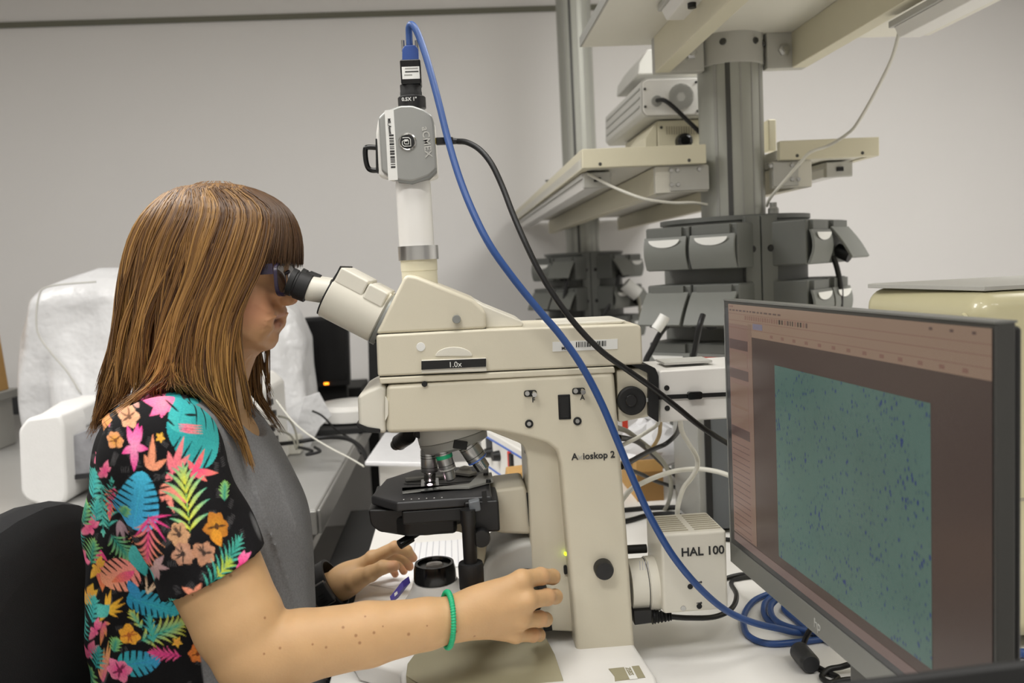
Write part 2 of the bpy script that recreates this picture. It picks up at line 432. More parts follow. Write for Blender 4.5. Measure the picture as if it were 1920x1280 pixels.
# far desk with a black monitor, a second monitor edge and a white pad
dm = empty('far_monitor', P(612, 735, 3.35), 'switched-off black monitor on the far end of the bench', 'monitor')
mm = [(568, 596), (652, 590), (656, 722), (575, 728)]
obj('panel', pxprism(fillet(mm, 3), 3.35, 3.40), 'black', dm, .004)
obj('screen', pxprism([(574, 603), (646, 598), (650, 712), (580, 718)], 3.347, 3.35), 'blackgloss', dm)
obj('stand', MB().box2((P(612, 730, 3.4).x - .08, 3.4, BZ), (P(612, 730, 3.4).x + .08, 3.46, P(612, 700, 3.4).z)), 'blackmatte', dm, .005)
obj('foot', MB().box2((P(600, 730, 3.3).x - .06, 3.3, BZ), (P(640, 730, 3.3).x + .02, 3.5, BZ + .02)), 'blackmatte', dm, .005)
p = P(612, 719, 3.342); obj('power_light', MB().box(p, (.018, .006, .008)), 'ledorange', dm, label='glowing orange power light')
d2 = empty('dark_monitor', P(700, 730, 3.2), 'dark monitor edge half hidden behind the microscope head', 'monitor')
obj('panel', pxprism(fillet([(688, 560), (780, 556), (784, 718), (692, 722)], 3), 3.2, 3.24), 'black', d2, .004)
obj('stand', MB().box2((P(735, 700, 3.3).x - .04, 3.24, BZ), (P(735, 700, 3.3).x + .04, 3.3, P(735, 650, 3.3).z)), 'blackmatte', d2, .004)
obj('foot', MB().box2((P(735, 700, 3.3).x - .12, 3.15, BZ), (P(735, 700, 3.3).x + .1, 3.4, BZ + .02)), 'blackmatte', d2, .004)
pc = PZ(672, 760, BZ)
kb = empty('white_pad', (pc.x, pc.y, BZ), 'rounded white pad on a black tray below the far monitor', 'pad')
obj('tray', MB().box2((pc.x - .14, 2.78, BZ), (pc.x + .22, 3.12, BZ + .02)), 'blackmatte', kb, .004)
obj('pad', MB().lathe([(.10, 0), (.125, .008), (.125, .045), (.11, .06), (.02, .065)], (pc.x + .03, 2.95, BZ + .02)), 'white', kb)
q = PZ(655, 800, BZ)
obj('white_strip', MB().box2((q.x - .06, q.y - .015, BZ), (q.x + .16, q.y + .02, BZ + .012)), 'white', None, .002, label='flat white strip lying on the bench before the black tray', cat='strip')
obj('dark_case', MB().box2((PZ(590, 745, BZ).x - .06, 3.52, BZ), (PZ(640, 745, BZ).x + .1, 3.8, BZ + .055)), 'blackmatte', None, .006, label='low black case on the bench under the far monitor', cat='case')
# ------------------------------------------------------------------ shelf tower: columns, shelves, socket towers
Y1 = 2.0; Y2 = 3.72
c1 = P(1375, 400, Y1); c2 = P(1093, 450, Y2)
zt1 = P(1400, 402, Y1 - .17).z
SH = .09
def column(c, ztop, zbot, label, r=.074):
    t = empty('shelf_column', (c.x, c.y, zbot), label, 'column', 'shelf columns')
    obj('pole', MB().lathe([(r, zbot), (r, ztop)], (c.x, c.y, 0), n=48), 'alu', t)
    for ang in (-112, -68, -90, -45, -135):
        a = R(ang); dx, dy = math.cos(a), math.sin(a)
        rot = Matrix.Rotation(a, 4, 'Z')
        wdt = {-112: .011, -45: .008, -135: .008}.get(ang, .0035)
        obj('groove', MB().box((c.x + dx * r, c.y + dy * r, (zbot + ztop) / 2), (.002, wdt, ztop - zbot), rot), 'darksteel' if ang == -112 else 'gray', t)
    return t
zcol = P(1375, 128, Y1).z
col1 = column(c1, CEIL, TZ, 'thick grey aluminium column carrying the nearer shelves')
obj('collar', MB().lathe([(.0745, zcol - .002), (.0775, zcol), (.0775, zcol + .075), (.0745, zcol + .077)], (c1.x, c1.y, 0), n=48), 'graylight', col1)
for ang in (-118, -60, -30):
    a = R(ang); obj('bolt', MB().lathe([(.008, 0), (.006, .005)], (c1.x + math.cos(a) * .077, c1.y + math.sin(a) * .077, zcol + .045), (math.cos(a), math.sin(a), 0), n=12), 'darksteel', col1)
obj('cable_gland', MB().lathe([(.012, 0), (.012, .016), (.008, .02), (.008, .03)], (c1.x + .076, c1.y - .055, zt1)), 'gray', col1)
col2 = column(c2, CEIL, 0, 'thin grey aluminium column farther back beside the wall')

def tower(c, ztop, label, openlids=(), reds=True, zb=TZ + .001):
    t = empty('socket_tower', (c.x, c.y, BZ), label, 'socket tower', 'socket towers')
    obj('core', MB().lathe([(.08, zb), (.165, zb), (.165, ztop - .012), (.172, ztop - .01), (.172, ztop), (.075, ztop)], (c.x, c.y, 0), n=64, cap=False), 'socket', t)
    for s in (-1, 1):
        obj('spine', MB().box2((c.x + (0 if s > 0 else -.036), c.y - .182, zb), (c.x + (.036 if s > 0 else -.002), c.y - .12, ztop - .004)), 'socket', t, .002)
        for zz in (ztop - .075, ztop - .205):
            obj('screw', MB().lathe([(.0075, 0), (.006, .002)], (c.x + s * .02, c.y - .182, zz), (0, -1, 0), n=14), 'blackmatte', t)
    dz = .128
    for pi, (nx, ny) in enumerate(((-.68, -.73), (.70, -.714))):
        n = Vector((nx, ny, 0)).normalized(); tt = Vector((-n.y, n.x, 0))
        if tt.x < 0: tt = -tt
        rot = Matrix((tt, n, Vector((0, 0, 1)))).transposed().to_4x4()
        for row in range(3):
            for k in (-1, 1):
                zz = ztop - .066 - dz * row
                ctr = Vector((c.x, c.y, zz)) + n * .175 + tt * (k * .056)
                red = reds and row == 2 and (pi == 0) == (k == 1)
                md = obj('socket_module', MB().box(ctr, (.109, .095, .096), rot), 'socket', t, .004)
                lp = ctr + n * .0475
                opened = (pi, row, k) in openlids
                # lid: curved flap hinged at the top
                top = lp + Vector((0, 0, .026)); down = Vector((0, 0, -1)); out = n
                if opened: down = (Vector((0, 0, -.80)) + n * .62).normalized(); out = n.cross(tt); out = down.cross(tt); out = out if out.dot(n) > 0 else -out
                prof = []
                for j in range(7):
                    q = j / 6; prof.append(top + down * ((.082 if opened else .072) * q) + out * (.010 + (.003 if opened else .009) * math.sin(q * math.pi) - .005 * q))
                fr = [p + tt * -.052 for p in prof]; fr2 = [p + tt * .052 for p in prof]
                mb = MB(); thk = out * -.006
                mb.rings([[a, b, b + thk, a + thk] for a, b in zip(fr, fr2)], True, True, False)
                ld = obj('lid', mb, 'socketlight', md, .0015)
                obj('hinge_bar', MB().box(lp + Vector((0, 0, .036)) + n * .003, (.08, .012, .020), rot), 'socket', md, .001)
                if opened:
                    obj('plug', MB().cyl(lp + Vector((0, 0, -.02)), lp + n * .03 + Vector((0, 0, -.035)), .016), 'black', md)
                # half-moon label
                lm = MB(); L = []
                for j in range(13):
                    a = math.pi * j / 12; L.append(top + down * (.006 + .017 * math.sin(a)) + tt * (-.038 * math.cos(a)) + out * .0165)
                lm.prism(L, out * .0012)
                if not opened: obj('name_tag', lm, 'red' if red else 'labelwhite', ld)
                elif red: obj('name_tag', lm, 'red', ld)
    return t
tw1 = tower(c1, zt1, 'large dark grey socket tower with flap lids on the nearer column', ((0, 1, -1), (0, 1, 1), (1, 0, 1)))
tw2 = tower(c2, P(1100, 472, Y2 - .17).z, 'smaller looking dark grey socket tower on the far column', ((0, 0, 1), (1, 0, -1), (0, 1, -1), (0, 1, 1), (1, 1, 1)), True, .62)

# lower shelf running from the near column to the back wall
ls = empty('shelf', (c1.x, 3, P(1200, 310, 1.93).z), 'lower cream shelf with the two instruments on top', 'shelf', 'shelves')
xl = P(1090, 290, 1.93).x; xr_ = P(1645, 285, 1.93).x
z0 = P(1200, 312, 1.93).z; z1 = P(1200, 276, 1.93).z
for a, b in ((xl, c1.x - .085), (c1.x + .085, xr_)):
    obj('fascia', MB().box2((a, 1.92, z0), (b, 1.94, z1)), 'shelfcream', ls, .002)
    obj('screw', MB().lathe([(.004, 0), (.003, .0015)], (a + .04, 1.92, z0 + .008), (0, -1, 0), n=10), 'darksteel', ls)
    obj('screw', MB().lathe([(.004, 0), (.003, .0015)], (b - .04, 1.92, z0 + .008), (0, -1, 0), n=10), 'darksteel', ls)
obj('board', MB().box2((xl, 2.08, z0 + .003), (xr_, 4.14, z0 + .024)), 'shelfwhite', ls)
for a, b in ((xl, c1.x - .085), (c1.x + .085, xr_)): obj('board', MB().box2((a, 1.94, z0 + .003), (b, 2.08, z0 + .024)), 'shelfwhite', ls)
obj('side_rim', MB().box2((xl, 1.94, z0), (xl + .018, 4.14, z1)), 'shelfcream', ls)
obj('side_rim', MB().box2((xr_ - .018, 1.94, z0), (xr_, 4.14, z1)), 'shelfcream', ls)
bl0 = P(1228, 340, 1.95).x; bl1 = P(1440, 335, 1.95).x; br1 = P(1521, 335, 1.95).x
zb = P(1260, 362, 1.95).z
for a in (bl0, br1 - .03):
    obj('beam', MB().box2((a, 1.95, zb), (a + .03, 4.14, z0)), 'shelfcream', ls, .002)
for a, b in ((bl0, c1.x - .075), (c1.x + .075, br1)):
    br = obj('bracket', MB().box2((a, 1.945, zb), (b, 1.965, z0)), 'shelfwhite', ls, .002)
    obj('plate', MB().box2((b - .09 if a < c1.x else a, 1.938, zb + .004), (b if a < c1.x else a + .06, 1.945, z0 - .003)), 'graylight', br, .001)
    for dx in (.035, .05, .1):
        for dzz in (.018, .05):
            if dx == .1 and dzz < .03: continue
            obj('rivet', MB().lathe([(.0055, 0), (.004, .003)], ((a + dx) if a < c1.x else b - dx, 1.938, zb + dzz), (0, -1, 0), n=12), 'steel', br)
# light fittings hanging under the lower shelf
def fitting(x, ya, yb, z, label):
    t = empty('shelf_light', (x, ya, z), label, 'light', 'light fittings under the shelves')
    obj('tray', MB().box2((x - .035, ya, z - .012), (x + .035, yb, z)), 'graylight', t, .002)
    obj('diffuser', MB().prism([(x - .03, ya + .01, z - .012), (x - .02, ya + .01, z - .032), (x + .02, ya + .01, z - .032), (x + .03, ya + .01, z - .012)], (0, yb - ya - .02, 0)), 'white', t, .002)
    obj('end_cap', MB().box2((x - .032, ya - .006, z - .035), (x + .032, ya + .012, z)), 'graylight', t, .002)
    obj('switch', MB().box2((x - .008, ya - .010, z - .022), (x + .008, ya - .006, z - .012)), 'black', t)
    return t
fitting(xl + .045, 2.0, 3.95, z0 - .002, 'grey light fitting under the left side of the lower shelf')
fitting(xr_ - .06, 2.0, 3.2, z0 - .002, 'grey light fitting under the right side of the lower shelf')
obj('dark_strip', MB().box(P(1048, 345, 2.6), (.02, .55, .006), Matrix.Rotation(R(8), 4, 'X')), 'blackmatte', None, label='dark strip lying along the left rim of the lower shelf', cat='strip')

# upper shelf coming towards the camera from the near column
us = empty('shelf', (c1.x, 1.3, P(1200, 80, 2.0).z), 'upper cream shelf cut off by the top of the photo', 'shelf', 'shelves')
zu = P(1235, 84, 2.03).z
ul = P(1090, 84, 2.03).x; ur = 1.17
obj('board', MB().box2((ul, .55, zu), (ur, 2.03, zu + .02)), 'shelfwhite', us, .002)
obj('rim', MB().box2((ul - .004, .55, zu + .001), (ul, 2.03, zu + .022)), 'gray', us)
ub0 = P(1228, 137, 1.96).x; ub1 = P(1512, 131, 1.96).x; zub = P(1228, 137, 1.96).z
for a in (ub0, ub1 - .035):
    obj('beam', MB().box2((a, .55, zub), (a + .035, 1.96, zu)), 'shelfcream', us, .002)
for a, b in ((ub0, c1.x - .073), (c1.x + .073, ub1)):
    br = obj('bracket', MB().box2((a, 1.955, zub), (b, 1.985, zu)), 'graylight', us, .002)
    obj('bolt', MB().lathe([(.014, 0), (.014, .006), (.007, .008), (.007, .014)], ((b - .03) if a < c1.x else a + .04, 1.955, (zub + zu) / 2), (0, -1, 0), n=6), 'steel', br)
t = fitting(ul + .14, .7, 1.72, zu - .001, 'light fitting under the left side of the upper shelf')
obj('knob', MB().cyl((ul + .14, 1.6, zu - .032), (ul + .14, 1.6, zu - .042), .008), 'black', t)
q = P(1690, 48, 1.55)
fitting(q.x + .01, .7, 1.55, P(1690, 40, 1.55).z, 'light fitting hanging beside the right beam of the upper shelf')
# white cable from that fitting down past the lower shelf to the socket tower
cable('white_cable', [(1686, 60, 1.56), (1672, 110, 1.6), (1640, 175, 1.68), (1608, 230, 1.75), (1590, 250, 1.8), (1555, 272, 1.88), (1520, 285, 1.88), (1500, 305, 1.88), (1470, 340, 1.88), (1445, 370, 1.9), (1438, 386, 1.93)], .0035, 'whitecable', 'white cable hanging from the upper light fitting to the socket tower')
cable('white_cable', [(1100, 325, 2.0), (1125, 338, 1.96), (1160, 355, 1.93), (1210, 373, 1.9), (1260, 380, 1.9), (1300, 380, 1.9), (1325, 384, 1.92)], .0035, 'whitecable', 'thin white cable sagging under the lower shelf to the column')

# instruments on the lower shelf
g = empty('fan_box', (P(1260, 240, 2.0).x, 2.2, z1), 'light grey instrument with a round fan grille on the lower shelf', 'instrument')
gy = 2.12
gf = fillet([(1203, 152), (1212, 146), (1345, 142), (1345, 216), (1211, 219), (1203, 210)], 3)
obj('body', MB().rings([[P(u, v, gy) for u, v in gf], [P(u, v, gy) + Vector((.0, .5, 0)) for u, v in gf]], True, True, False), 'graylight', g, .006)
obj('back_panel', pxprism(fillet([(1205, 154), (1214, 149), (1340, 145), (1340, 214), (1213, 216), (1206, 208)], 3), gy - .004, gy), 'white', g, .002)
fc = P(1277, 181, gy - .004)
for rr in range(1, 7):
    nn = 6 * rr
    for k in range(nn):
        if rr < 2: continue
        a = 2 * math.pi * k / nn; rad = .0052 * rr
        # one dark hole of the grille each ring sector
        pass
fg = obj('fan_grille', MB().lathe([(.004, 0), (.032, 0), (.032, .002), (.004, .002)], fc, (0, -1, 0), n=32), 'graylight', g)
mb = MB()
for i in range(-7, 8):
    for j in range(-7, 8):
        x = (i + (j % 2) * .5) * .0046; z = j * .0042
        if .010 ** 2 < x * x + z * z < .030 ** 2: mb.box(fc + Vector((x, -.0023, z)), (.0024, .001, .0024), Matrix.Rotation(R(45), 4, 'Y'))
o = obj('hole_pattern', mb, 'gray', fg, kind='stuff')
obj('socket', MB().lathe([(.013, 0), (.013, .008), (.006, .009)], P(1231, 190, gy - .004), (0, -1, 0), n=20), 'gray', g)
for u, v in ((1209, 167), (1210, 200), (1305, 154), (1308, 208)):
    obj('screw', MB().lathe([(.0035, 0), (.003, .002)], P(u, v, gy - .004), (0, -1, 0), n=10), 'darksteel', g)
for k in range(3):
    a = P(1203, 165 + k * 17, gy) + Vector((-.002, .02, 0)); obj('rib', MB().box2(a, a + Vector((.003, .46, .004))), 'gray', g)
cable('black_cable', [(1233, 188, gy - .012), (1245, 188, gy - .05), (1262, 200, gy - .06), (1285, 222, gy - .06), (1316, 252, gy - .06), (1325, 262, gy)], .0055, 'black', 'black cable from the back of the grey fan box to the column')
hy = 2.16
h_ = empty('beige_supply', (P(1270, 270, 2.16).x, 2.2, z1), 'beige instrument with a black knob under the grey fan box', 'instrument')
hb = [(1210, 262), (1214, 250), (1232, 226), (1345, 222), (1345, 272), (1210, 275)]
hz = P(1280, 224, hy).z
x0 = P(1232, 240, hy).x
obj('body', MB().box2((x0, hy, z1), (P(1345, 240, hy).x, hy + .4, hz)), 'shelfcream', h_, .004)
obj('side_bracket', MB().prism([P(1232, 226, hy), P(1210, 258, hy), P(1210, 275, hy), P(1232, 275, hy)], (0, .2, 0)), 'shelfcream', h_, .002)
for k in range(16):
    a = P(1249 + k * 4.6, 237, hy); obj('vent_slot', MB().box2(a + Vector((0, -.001, -.02)), a + Vector((.003, .0, 0))), 'beigedark', h_)
obj('knob', MB().lathe([(.021, 0), (.019, .02), (.012, .024)], P(1281, 266, hy), (0, -1, 0), n=32), 'blackgloss', h_)
obj('screw', MB().lathe([(.004, 0), (.003, .002)], P(1240, 239, hy), (0, -1, 0), n=12), 'darksteel', h_)
q = P(1440, 250, 2.12)
obj('handle_post', MB().box2((q.x - .006, 2.1, z1), (q.x + .014, 2.14, P(1440, 226, 2.12).z)), 'shelfcream', h_, .003)
# pale box on top
obj('top_box', MB().prism([P(u, v, 2.3) for u, v in [(1196, 140), (1198, 118), (1214, 92), (1240, 90), (1300, 96), (1330, 135)]], (0, .3, 0)), 'graylight', None, .004, label='pale grey box on top of the fan instrument below the upper beam', cat='box')
# black cables plugged into the near socket tower
cable('black_cable', [(1248, 612, 1.66), (1236, 628, 1.66), (1222, 655, 1.68), (1210, 680, 1.7), (1206, 720, 1.75)], .006, 'black', 'black mains cable with a white tag below the left socket flap')
obj('cable_tag', MB().tube([P(1247, 592, 1.655), P(1240, 604, 1.655), P(1230, 618, 1.655)], .011, 12, 4), 'labelwhite', None, label='white printed tag wrapped around a black mains cable', cat='tag', smooth=True)
cable('black_cable', [(1318, 590, 1.66), (1312, 610, 1.65), (1306, 640, 1.66), (1298, 680, 1.68), (1290, 720, 1.7)], .006, 'black', 'black mains cable below the middle socket flap of the near tower')
cable('black_cable', [(1562, 480, 1.86), (1570, 505, 1.86), (1576, 540, 1.86), (1575, 590, 1.86), (1570, 640, 1.86)], .006, 'black', 'black cable hanging on the right side of the near socket tower')
cable('black_cable', [(1160, 515, 3.5), (1156, 540, 3.5), (1148, 565, 3.5), (1130, 592, 3.5), (1115, 620, 3.5)], .008, 'black', 'dark cable across the far socket tower')
cable('black_cable', [(1064, 520, 3.5), (1058, 560, 3.5), (1052, 610, 3.5)], .008, 'black', 'dark cable hanging on the left of the far socket tower')
cable('white_cable', [(1186, 545, 3.5), (1196, 555, 3.5), (1200, 580, 3.5), (1201, 610, 3.5)], .007, 'graycable', 'pale cable right of the far socket tower')
obj('white_plug', MB().tube([P(1172, 532, 3.5), P(1186, 544, 3.5), P(1196, 552, 3.5)], .03, 12, 4), 'labelwhite', None, label='white plug sticking out of the far socket tower', cat='plug', smooth=True)
# ------------------------------------------------------------------ microscope
YC = 1.125; YN = 1.055; YB = 1.195
BASE = .745
ms = empty('microscope', (P(1100, 1220, YC).x, YC, TZ), 'beige upright compound microscope on the white table', 'microscope')
def disc(u, v, Y, r, d, m, name, par, n=24, r2=None, label=None):
    """round part on the near side, axis towards the camera side"""
    return obj(name, MB().lathe([(r, 0), (r, d * .8), (r * .9 if r2 is None else r2, d)], P(u, v, Y), (0, -1, 0), n=n), m, par, label=label)
# stand: arm and column in one casting
near = [(724, 722), (1152, 697), (1157, 760), (1164, 850), (1177, 1010), (1191, 1220), (1081, 1225), (1068, 1080), (1058, 960), (1050, 868), (1044, 846), (1026, 832), (985, 820), (940, 811), (893, 807), (724, 813)]
obj('stand', pxprism(near, 1.05, 1.20), 'beige', ms, .006, 3)
web = [(885, 795), (1062, 800), (1076, 1185), (1036, 1183), (1000, 1178), (994, 1000), (988, 860), (982, 834), (930, 813)]
obj('inner_column', pxprism(fillet(web, {7: 12, 8: 20}), 1.075, 1.175), 'beige', ms, .008, 3)
nose = [(670, 742), (690, 731), (711, 722), (724, 721), (724, 814), (712, 812), (672, 801)]
obj('arm_front', pxprism(nose, 1.055, 1.195), 'beigelight', ms, .005, 3)
obj('front_lip', pxprism(fillet([(668, 792), (690, 801), (713, 804), (713, 812), (690, 811), (670, 801)], 2), 1.053, 1.197), 'blackgloss', ms, .002)
obj('side_grip', pxprism(fillet([(722, 742), (728, 752), (728, 778), (722, 790)], 3), 1.049, 1.06), 'beigelight', ms, .002)
# intermediate tube with magnification slider
ub = [(705, 628), (911, 617), (1195, 607), (1203, 613), (1206, 683), (708, 706)]
obj('intermediate_tube', pxprism(ub, YN - .005, YB + .005), 'beige', ms, .004, 3)
obj('seam_gap', pxprism([(712, 705), (1150, 684), (1150, 690), (712, 711)], YN, YB), 'blackmatte', ms)
obj('lower_plate', pxprism([(710, 708), (1152, 687), (1154, 699), (712, 720)], YN - .005, YB + .005), 'beige', ms, .002)
obj('top_cover', MB().prism([P(u, v, YN + .01) for u, v in [(1025, 613), (1165, 606), (1175, 601), (1168, 600), (1040, 606)]], (0, .1, 0)), 'beigelight', ms, .002)
sl = obj('slider', pxprism([(790, 675), (912, 671), (913, 696), (790, 700)], YN - .009, YN - .004), 'beigelight', ms, .001)
obj('slider_plate', pxprism([(790, 677), (911.5, 672), (911.5, 687), (790, 693)], YN - .011, YN - .009), 'blackmatte', sl)
XD = Vector((1, 0, 0)); ZD = Vector((0, 0, 1))
text('lettering', '1.0x', 'labelwhite', P(841, 688.5, YN - .0115), XD, ZD, .0095, sl)
obj('thumb_recess', pxprism([(816 + 70 * (1 - math.cos(math.pi * k / 12)) / 2, 668 - 18 * math.sin(math.pi * k / 12)) for k in range(13)], YN - .0065, YN - .004), 'beigelight', ms, .001)
disc(789, 650, YN - .005, .0055, .001, 'labelwhite', 'cover_dot', ms)
disc(796, 719.5, YN - .006, .0035, .002, 'blackmatte', 'screw_hole', ms)
# near-side fittings
for (u, v, L) in ((994.5, 737, 'F'), (1085, 732.5, 'A')):
    s = obj('slot', pxprism(fillet([(u - 12, v - 5), (u + 12, v - 6), (u + 12, v + 6), (u - 12, v + 7)], 5), 1.0485, 1.052), 'blackmatte', ms)
    disc(u - 6, v, 1.0485, .003, .003, 'steel', 'screw', s, 14)
    disc(u + 6, v, 1.0485, .0032, .013, 'chrome', 'pin', s, 14)
    text('lettering', L, 'ink', P(u + 3, v + 17, 1.0497), XD, ZD, .0085, s, bold=True)
w = obj('window_frame', pxprism([(1046, 740), (1069, 739), (1071, 786), (1048, 787)], 1.0485, 1.052), 'blackgloss', ms, .001)
obj('window_pane', pxprism([(1050, 744), (1066, 743), (1067, 782), (1051, 783)], 1.0480, 1.0485), 'black', w)
for u, v in ((992, 794), (1082.5, 789)):
    s = disc(u, v, 1.05, .0052, .002, 'blackmatte', 'screw_cap', ms)
    disc(u, v, 1.048, .0027, .002, 'steel', 'screw', s, 14)
disc(1129, 1061, 1.055, .0122, .020, 'black', 'side_knob', ms, 40)
disc(1060, 1037, 1.072, .002, .004, 'ledgreen', 'power_light', ms, 12, label='small glowing green indicator light')
obj('oval_button', pxprism(fillet([(1057, 1061), (1063, 1060), (1064, 1076), (1058, 1077)], 3), 1.0715, 1.08), 'blackmatte', ms)
disc(987, 846, 1.085, .003, .003, 'gray', 'screw', ms, 12)
# model name on the column
t0 = P(1072, 862, 1.0495)
text('lettering', 'A', 'ink', t0, XD, ZD + XD * 0, .0118, ms, bold=True)
text('lettering', 'x', 'graylight', P(1083.5, 861.3, 1.0495), XD, ZD, .0118, ms)
text('lettering', 'ioskop 2', 'ink', P(1093, 861, 1.0495), XD, ZD, .0118, ms, bold=True)
# asset sticker on the tube
stk = obj('asset_sticker', pxprism([(1036, 641), (1158, 635), (1158, 654), (1036, 659)], YN - .0056, YN - .005), 'labelwhite', ms)
mb = MB(); rnd = random.Random(5); u = 1080.
while u < 1137:
    wd_ = rnd.choice((1.2, 1.2, 2, 2.8)); v = 640 - (u - 1080) * .045
    mb.prism([P(a, b, YN - .0059) for a, b in ((u, v + 1), (u + wd_, v + 1), (u + wd_, v + 11), (u, v + 11))], (0, .0002, 0)); u += wd_ + rnd.choice((1.2, 1.8, 2.4))
obj('bar_code', mb, 'ink', stk, kind='stuff')
text('lettering', 'MS_A', 'ink', P(1053, 655.5, YN - .006), XD, ZD, .0052, stk, bold=True)
# binocular head
wedge = [(704, 627), (757, 520), (763, 515), (781, 518), (888, 561), (911, 584), (912, 617)]
obj('head_housing', pxprism(fillet(wedge, {1: 4, 2: 4, 3: 6}), YN, YB), 'beige', ms, .005, 3)
obj('head_rear', pxprism([(878, 556), (909, 573), (976, 600), (982, 606), (980, 613), (878, 617)], YN + .016, YB - .016), 'beigelight', ms, .004, 3)
obj('seam_gap', pxprism([(706, 626), (912, 616), (912, 618.5), (706, 629)], YN + .002, YB), 'blackmatte', ms)
s = disc(856, 598, YN, .0053, .007, 'graymid', 'prism_knob', ms, 24)
# eyepiece side
for i, dy in enumerate((-.032, .032)):
    Y = YC + dy
    sc = 1.0
    def ax(u, v): return P(u, v, YC - .032) + Vector((0, dy + .032, 0))
    a = ax(712, 595); b = ax(618.5, 546.5)
    d = (b - a); L = d.length; dn = d / L
    eh = obj('eyepiece_housing', MB().lathe([(.028, -.004), (.0335, 0), (.0335, L - .002), (.0315, L)], a, dn, n=56), 'beigelight', ms)
    obj('edge_ring', MB().lathe([(.0322, L - .001), (.0322, L + .0012), (.024, L + .0012)], a, dn, n=56), 'blackmatte', eh)
    obj('flange', MB().lathe([(.0345, -.009), (.0345, -.003)], a, dn, n=56), 'graymid', eh)
    obj('flange_shadow_ring', MB().lathe([(.030, -.016), (.030, -.009)], a, dn, n=56), 'blackmatte', eh)
    up = Vector((0, 1, 0)).cross(dn); up = up if up.z > 0 else -up
    rot = Matrix((dn, Vector((0, 1, 0)), up)).transposed().to_4x4()
    if i == 0:
        for k, (f0, f1, hh) in enumerate(((.42, .985, .0362), (0.02, .42, .0345))):
            cc = a + dn * (L * (f0 + f1) / 2) + up * (hh - .0105) + Vector((0, .032, 0))
            obj('housing_cover', MB().box(cc, (L * (f1 - f0) - .0008, .124 + .003 * k, .021), rot), 'beigelight', eh, .003)
        cc = a + dn * (L * .99) + up * (.0362 - .0105) + Vector((0, .032, 0))
        obj('cover_edge', MB().box(cc, (.0014, .122, .0215), rot), 'blackmatte', eh)
    a2 = b; b2 = ax(577, 540.5); L2 = (b2 - a2).length; d2_ = (b2 - a2).normalized()
    ep = obj('eyepiece', MB().lathe([(.0158, 0), (.0158, L2), (.0150, L2 + .001)], a2, d2_, n=44), 'beigelight', ms)
    obj('retaining_screw', MB().lathe([(.002, 0), (.0015, .004)], a2 + d2_ * .006 - Vector((0, .014, .007)), (0, -.8, -.6), n=10), 'chrome', ep)
    b3 = ax(543, 527); L3 = (b3 - b2).length; d3 = (b3 - b2).normalized()
    ec = obj('eyecup', MB().lathe([(.0165, -.002), (.0183, -.001), (.0183, L3 * .55), (.0165, L3 * .6), (.0163, L3 * .68), (.0175, L3 * .72), (.0180, L3 * .98), (.0165, L3), (.0120, L3 - .001), (.0118, L3 - .010)], b2, d3, n=48), 'rubber', ep)
    obj('eye_lens', MB().lathe([(.0118, L3 - .012), (.006, L3 - .0095), (.001, L3 - .009)], b2, d3, n=32), 'glass', ep)
# phototube
p0 = P(787, 520, YC); xx = p0.x
def zz(v, u=786): return P(u, v, YC).z
obj('phototube', MB().lathe([(.0232, zz(535)), (.0232, zz(508)), (.0238, zz(507)), (.0238, zz(487))], (xx, YC, 0), n=48), 'shelfcream', ms)
obj('clamp_ring', MB().lathe([(.0262, zz(487)), (.0262, zz(461))], (xx, YC, 0), n=56), 'steel', ms)
# nosepiece and objectives
na = Vector((.20, -.08, -.97)).normalized(); no = P(846, 806, YC) + Vector((0, 0, .0))
obj('nosepiece_mount', MB().lathe([(.040, -.03), (.046, 0), (.046, .008), (.0455, .0090)], no, na, n=56), 'graylight', ms)
npz = obj('nosepiece', MB().lathe([(.0455, .0095), (.0460, .0105), (.0445, .0200), (.036, .0240), (.012, .0260)], no, na, n=56), 'gray', ms)
obj('nosepiece_ring', MB().lathe([(.0452, .0085), (.0452, .0100)], no, na, n=56), 'blackmatte', npz)
obj('index_plate', MB().box(no + na * .0155 + Vector((.008, -.0448, .004)), (.018, .003, .011), Matrix.Rotation(R(12), 4, 'Y')), 'blackmatte', npz, .001)
obj('catch', MB().box(no + na * .004 + Vector((-.044, -.01, .004)), (.012, .018, .01), Matrix.Rotation(R(25), 4, 'Y')), 'blackmatte', npz, .003)
def objective(a, b, r, cols, ring, label):
    d = b - a; L = d.length
    o = obj('objective', MB().lathe([(r * .92, -.004), (r, 0), (r, L * .60), (r * .97, L * .62)], a, d, n=36), cols[0], ms, label=label)
    obj('barrel', MB().lathe([(r * .985, L * .62), (r * .985, L * .66), (r * .72, L * .70), (r * .70, L * .95), (r * .5, L)], a, d, n=32), cols[1], o)
    obj('colour_ring', MB().lathe([(r * 1.02, L * .615), (r * 1.02, L * .65)], a, d, n=36), ring, o)
    for f in (.12, .2, .5):
        obj('knurl_line', MB().lathe([(r * 1.008, L * f), (r * 1.008, L * (f + .018))], a, d, n=36), 'darksteel', o)
objective(P(804, 845, YC - .012), P(806, 903, YC - .012), .0112, ('steel', 'chrome'), 'darksteel', 'chrome objective with dark lower ring over the slide')
objective(P(829, 840, 1.095), P(845, 900, 1.095), .0108, ('steel', 'steel'), 'graylight', 'silver objective with green band')
obj('green_band', MB().lathe([(.0110, .008), (.0110, .013)], P(829, 840, 1.095), P(845, 900, 1.095) - P(829, 840, 1.095), n=32), 'green', ms.children[-1] if False else [c for c in ms.children if c.name.startswith('objective')][1])
objective(P(872, 826, 1.10), P(908, 880, 1.10), .0135, ('steel', 'chrome'), 'drawerblue', 'angled silver objective with blue ring')
objective(P(765, 818, 1.16), P(740, 835, 1.19), .011, ('black', 'darksteel'), 'darksteel', 'black objective on the far side')
